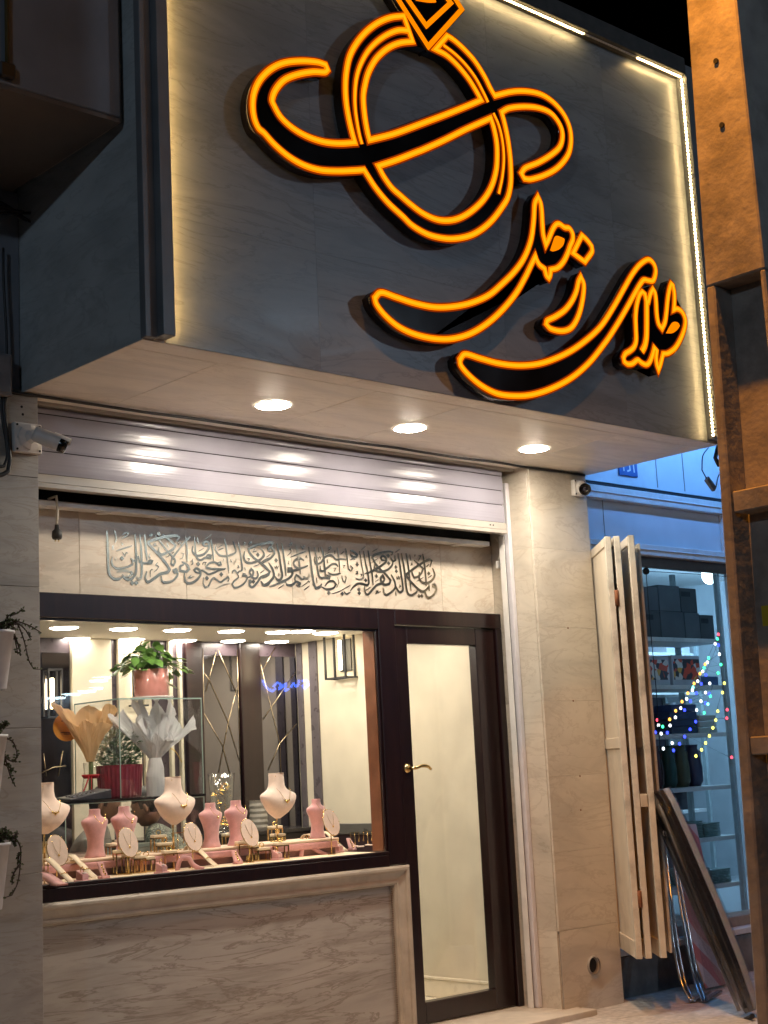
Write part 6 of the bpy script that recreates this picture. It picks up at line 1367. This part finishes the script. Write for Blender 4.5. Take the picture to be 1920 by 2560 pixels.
# ------------------------------------------------------------------ folding metal doors
dl = V((-.655,-.756,0)).normalized(); nl = V((dl.y, -dl.x, 0)); zt_, zb_ = 2.615, .30
FD = thing('folding_door', 'stack of cream painted folding metal door leaves beside the right pillar', 'door', (6.75, 5.5, zb_))
def leaf(px_near, W_=.57, th=.034, name='leaf', zt2=zt_, zb2=zb_):
    e = un(px_near[0], px_near[1], 'Z', zt_); e.z = 0; far = e-dl*W_; c = (e+far)/2; zm = (zt2+zb2)/2; hz = (zt2-zb2)/2
    lf = MB().obox(c+V((0,0,zm)), dl, nl, (0,0,1), W_/2-.03, th*.22, hz-.03).build('leaf_panel', M_DOORP, FD)
    MB().obox(e-dl*.018+V((0,0,zm)), dl, nl, (0,0,1), .018, th/2, hz).build('stile', M_EDGEP, lf, bev=.002)
    MB().obox(far+dl*.018+V((0,0,zm)), dl, nl, (0,0,1), .018, th/2, hz).build('stile', M_DOORP, lf, bev=.002)
    for z, h in ((zt2-.0255,.025),(zb2+.0455,.045),(1.46,.03)): MB().obox(c+V((0,0,z)), dl, nl, (0,0,1), W_/2-.0362, th*.46, h).build('rail', M_DOORP, lf, bev=.002)
    return e
e1 = leaf((1519,1341)); e2 = leaf((1541.5,1340)); e3 = leaf((1577,1338), .55)
leaf((1596,1350), .5, .016, zt2=zt_-.02)
for px_, z_ in ((1530, un(1505,1494,'Y',e1.y).z), (1530, un(1606,2246,'Y',e1.y).z)):
    c = (e1+e2)/2; MB().tube([V((c.x,c.y,z_-.045))-dl*.004, V((c.x,c.y,z_+.045))-dl*.004], .013, 10).build('hinge', M_RUST, FD)
c = (e2+e3)/2; z_ = un(1616,2000,'Y',e2.y).z; MB().obox(V((c.x,c.y,z_))-dl*.02, dl, nl, (0,0,1), .02, .02, .035).build('latch', plain('latch_cream', (.45,.38,.28), .5), FD, bev=.003)
p = un(1662, 2083, 'Y', e3.y-.02); MB().lathe([(.012,-.004),(.016,-.004),(.016,.004),(.012,.004)], p, 16, axis=(0,-1,0), capb=False, capt=False).build('hasp_ring', M_STEEL, FD)
# ------------------------------------------------------------------ goods leaning outside
b0 = un(1880, 2528, 'Z', .035); b1 = un(1645, 1985, 'Y', e3.y+.02); ax_ = (b1-b0).normalized(); L = (b1-b0).length
vw = (CAM-(b0+b1)/2).normalized(); sd = ax_.cross(vw).normalized(); nn = sd.cross(ax_).normalized()
nb = (sd*(-1 if sd.dot(rt) > 0 else 1)*.93+nn*.36).normalized(); wb2 = ax_.cross(nb).normalized()
IB = thing('ironing_board', 'long wrapped ironing board with yellow flowered cover leaning on the doors', 'ironing board', (b0.x, b0.y, 0))
def bd(t, w, n): return b0+ax_*L*t+wb2*w+nb*n
prf = [(0,.03),(.06,.06),(.2,.10),(.45,.13),(.75,.135),(.93,.125),(1,.10)]
def slab(n0, n1, k=1.0):
    m = MB()
    for t_, w in prf: m.v += [bd(t_,-w*k,n0), bd(t_,w*k,n0), bd(t_,w*k,n1), bd(t_,-w*k,n1)]
    for i in range(len(prf)-1):
        for q in range(4): m.f.append((4*i+q, 4*i+(q+1) % 4, 4*i+4+(q+1) % 4, 4*i+4+q)); m.sm.append(False)
    m.f += [(0,1,2,3), tuple(4*len(prf)-1-q for q in range(4))]; m.sm += [False]*2; return m
slab(.0, .030).build('board', plain('board_dark', (.012,.010,.011), .35), IB, bev=.004)
g = G('flower_cover'); v = g.n('TexVoronoi', i_Vector=g.pos(), i_Scale=7.0); f = g.ramp(v.outputs['Distance'], [(.16,(.55,.45,.04)),(.26,(.32,.34,.39))]); n_ = g.n('TexNoise', i_Vector=g.pos(), i_Scale=25.0); g.bsdf(g.mix(.35, f.outputs[0], n_.outputs[1], 'MULTIPLY'), .7)
slab(-.036, -.0005, 1.03).build('padded_cover', g.m, IB, bev=.01, seg=2)
for s in (-1,1): MB().tube([bd(.02, s*.05, .045), bd(.55, s*.03, .045), bd(.95, s*.06, .04)], .010, 8).build('leg', M_RUB, IB)
MB().tube([bd(-.02,-.07,.045), bd(-.02,.07,.045)], .011, 8).build('foot_bar', M_RUB, IB); MB().tube([bd(-.02,.07,.045), bd(-.02,.095,.045)], .0135, 8).build('foot_cap', M_BLACK, IB)
slab(-.042, .062, 1.08).build('plastic_wrap', M_WRAP, IB)
def lz(x, y, z): return un(x, y, 'Z', z)
def pz(x, y, Y): return un(x, y, 'Y', Y)
DRk = thing('drying_rack', 'folded steel drying rack wrapped in clear plastic leaning by the doors', 'drying rack', lz(1765, 2500, 0))
def frame_(P, mat, nm, r=.009): MB().tube(smooth(P, sub=6), r, 8).build(nm, mat, DRk)
for dx, nm in ((0,'tube_frame'),(10,'tube_frame'),(34,'tube_frame'),(44,'tube_frame')):
    yb = 5.44-dx*.0009
    b_ = lz(1727+dx*.86, 2503, .012); frame_([pz(1652+dx*.55,2030,yb+.30), pz(1660+dx*.7,2150,yb+.26), pz(1682+dx,2350,yb+.12), pz(1702+dx,2450,yb+.05), b_, b_+V((.10,.05,0)), b_+V((.34,.14,0))], M_STEEL, nm)
A = [pz(1690,2130,5.66), pz(1742,2340,5.55), lz(1772,2500,.02)]; Bq = [pz(1735,2100,5.80), pz(1800,2300,5.72), lz(1814,2470,.02)]
m = MB(); m.v = [q for ab in zip(A, Bq) for q in ab]; m.f = [(0,1,3,2),(2,3,5,4)]; m.sm = [True]*2; m.build('plastic_wrap', M_WRAP, DRk)
g = G('pink_print'); q_ = g.pos((1,1,1), (0,R(35),0), rand=False); wv = g.n('TexWave', i_Vector=q_, i_Scale=1.7, i_Distortion=3.0, i_Detail=1.0); c = g.ramp(wv.outputs[0], [(.45,(.36,.17,.20)),(.5,(.40,.44,.52))]); g.bsdf(c.outputs[0], .3)
pa, pb_, pc_, pd = pz(1672,2060,5.80), pz(1740,2060,5.80), pz(1800,2330,5.70), pz(1712,2330,5.70); nrm = (pb_-pa).cross(pd-pa).normalized()*.012
t = thing('printed_panel', 'pink and white printed panel propped behind the drying rack', 'panel', V((pd.x, pd.y, 0)))
bt1, bt2 = V((pd.x+.01, pd.y-.12, .02)), V((pc_.x, pc_.y-.12, .02)); MB().add([pa,pb_,pc_,pd,bt1,bt2]+[q+nrm for q in (pa,pb_,pc_,pd,bt1,bt2)], [(0,1,2,3),(3,2,5,4),(6,9,8,7),(9,10,11,8),(0,6,7,1),(1,7,8,2),(2,8,11,5),(5,11,10,4),(4,10,9,3),(3,9,6,0)]).build('sheet', g.m, t)
# ------------------------------------------------------------------ concrete pole with pockets
XQ = 4.335
def yf(z): return 2.956+(4.095-z)*.0238
def yn(z): return 2.747-(4.0-z)*.008
PL = thing('concrete_pole', 'tall precast concrete utility pole with rectangular pockets', 'pole', (XQ+.13, 2.85, -.14))
def zq(y, x=1850): return un(x, y, 'X', XQ).z
pk = [(zq(1224), zq(690)), (zq(1843), zq(1279)), (-.05, zq(1889))]
def block(z0_, z1_, ya0, ya1, yb0, yb1, x0_, x1_, nm='shaft'):
    return MB().add([(x0_,ya0,z0_),(x1_,ya0,z0_),(x1_,yb0,z0_),(x0_,yb0,z0_),(x0_,ya1,z1_),(x1_,ya1,z1_),(x1_,yb1,z1_),(x0_,yb1,z1_)], [(0,3,2,1),(4,5,6,7),(0,1,5,4),(1,2,6,5),(2,3,7,6),(3,0,4,7)])
X2 = XQ+.27; zt0 = pk[0][1]
block(zt0, 8.0, yn(zt0), yn(8.0), yf(zt0), yf(8.0), XQ, X2).build('shaft_top', M_CONC, PL, bev=.006)
block(-.4, zt0-.001, yf(-.4)-.052, yf(zt0)-.036, yf(-.4), yf(zt0), XQ, X2).build('flange', M_CONC, PL, bev=.006)
block(-.4, zt0-.001, yn(-.4), yn(zt0), yn(-.4)+.03, yn(zt0)+.020, XQ, X2).build('flange', M_CONC, PL, bev=.006)
block(-.4, zt0-.001, yn(-.4)+.031, yn(zt0)+.021, yf(-.4)-.053, yf(zt0)-.037, XQ+.10, XQ+.17).build('web', M_CONC, PL)
for a, b in ((pk[1][1], pk[0][0]), (pk[2][1], pk[1][0])):
    block(a, b, yn(a)+.031, yn(b)+.029, yf(a)-.05, yf(b)-.048, XQ+.002, XQ+.0995).build('cross_bar', M_CONC, PL, bev=.005)
for (x, y) in ((1791,153),(1806,313),(1850,480)):
    p = un(x, y, 'X', XQ); MB().lathe([(.010,-.001),(.010,.006)], p, 12, axis=(-1,0,0)).build('bolt_hole', M_BLACK, PL) if y < 400 else None
p = un(1913, 1543, 'X', XQ+.0995); MB().box(XQ+.0985, XQ+.0996, p.y-.03, p.y+.012, p.z-.03, p.z+.04).build('yellow_sticker', plain('sticker', (.55,.45,.03), .5), PL)
# sodium lamp on a bracket of the pole (outside the frame)
lh = V((3.62, 2.80, 5.75)); SLp = thing('sodium_lamp', 'orange sodium street lamp on a bracket high on the concrete pole', 'street lamp', lh)
MB().tube(smooth([V((XQ-.001,2.86,5.5)), V((4.1,2.85,5.72)), V((3.75,2.82,5.80))], sub=6), .022, 10).build('bracket_arm', M_STEEL, SLp)
MB().loft([(0,.12,.07,0,0),(.05,.13,.08,0,0),(.10,.09,.05,.02,0)], lh, 20).build('head', M_FRAMEM, SLp); MB().loft([(-.012,.10,.055,0,0),(-.001,.11,.06,0,0)], lh, 20).build('lens', E_SODIUM, SLp)
lamp('sodium_light', 'SPOT', lh-V((0,0,.03)), 560, (1.0,.34,.03), .05, aim=(4.4,2.88,3.7), cone=R(82), blend=1.0, parent=SLp)
# unseen cool lamps added across the road to fill the facade with light
def fill_lamp(label, x, y, h, e):
    t = thing('fill_lamp', label, 'street lamp', (x, y, -.14))
    MB().tube([(x,y,-.14),(x,y,1.0),(x,y,h)], [.08,.06,.04], 12).build('post', M_STEEL, t); MB().tube(smooth([V((x,y,h)), V((x,y+.3,h+.25)), V((x,y+1.0,h+.3))], sub=6), .03, 10).build('arm', M_STEEL, t)
    MB().box(x-.14, x+.14, y+.85, y+1.45, h+.28, h+.36).build('head', M_FRAMEM, t, bev=.01); MB().box(x-.11, x+.11, y+.90, y+1.40, h+.270, h+.2795).build('lens', E_FILL_LAMP, t)
    lamp('fill_light', 'AREA', (x, y+1.15, h+.25), e, (.62,.80,1.0), .35, aim=(4.6, 5.0, 2.2), parent=t); return t
fill_lamp('unseen cool fill lamp added across the road beyond the household shop', 12.5, -7.5, 6.4, 115)
fill_lamp('unseen cool fill lamp added across the road towards the left', -11.0, -7.0, 6.4, 210)  # added to lift the fascia's side wall

# ================================================================== ACROSS THE ROAD (seen only as faint reflections in the window glass)
YO = -9.0
OB = thing('opposite_building', 'dark building across the road carrying a blue neon sign', 'building', (4, YO-2, -.14))
MB().box(-14, 40, YO-5, YO-.05, -.14, 7.5).build('facade', M_NWALL, OB)
def refl(x, y):
    g_ = un(x, y, 'Y', YW+.004); d = ray(x, y); t_ = (g_.y-YO)/d.y; return V((g_.x+d.x*t_, YO, g_.z+d.z*t_))
BN = thing('blue_neon_sign', 'blue neon script sign on the building across the road', 'sign', refl(715, 1725))
for pts in ([(657,1700),(663,1712),(668,1720),(680,1728),(690,1722)],[(684,1716),(694,1706),(704,1712),(698,1722),(710,1714),(716,1706),(712,1728),(722,1722)],[(728,1718),(734,1708),(740,1716),(746,1712),(748,1700)],[(756,1702),(768,1700),(772,1712),(762,1722),(756,1712)]):
    MB().tube(smooth([refl(*q) for q in pts], sub=5), .022, 6).build('neon_tube', emit('neon_blue', (.05,.16,1.0), 9.0) if 'neon_blue' not in MATS else MATS['neon_blue'], BN)
for i, (x, y) in enumerate(((141,1743),(178,1734),(201,1728),(218,1726),(235,1719),(247,1700),(254,1693))):
    p = refl(x, y); t = thing('canopy_lamp', 'small cool lamp on the building across the road', 'lamp', p, 'lamps across the road')
    MB().lathe([(.16,0),(.13,.03),(.02,.05)], p, 16).build('shade', M_FRAMEM, t); MB().lathe([(.14,-.03),(.15,-.001)], p, 16).build('lens', emit('canopy_cool', (.62,.86,1.0), 12.0) if 'canopy_cool' not in MATS else MATS['canopy_cool'], t)
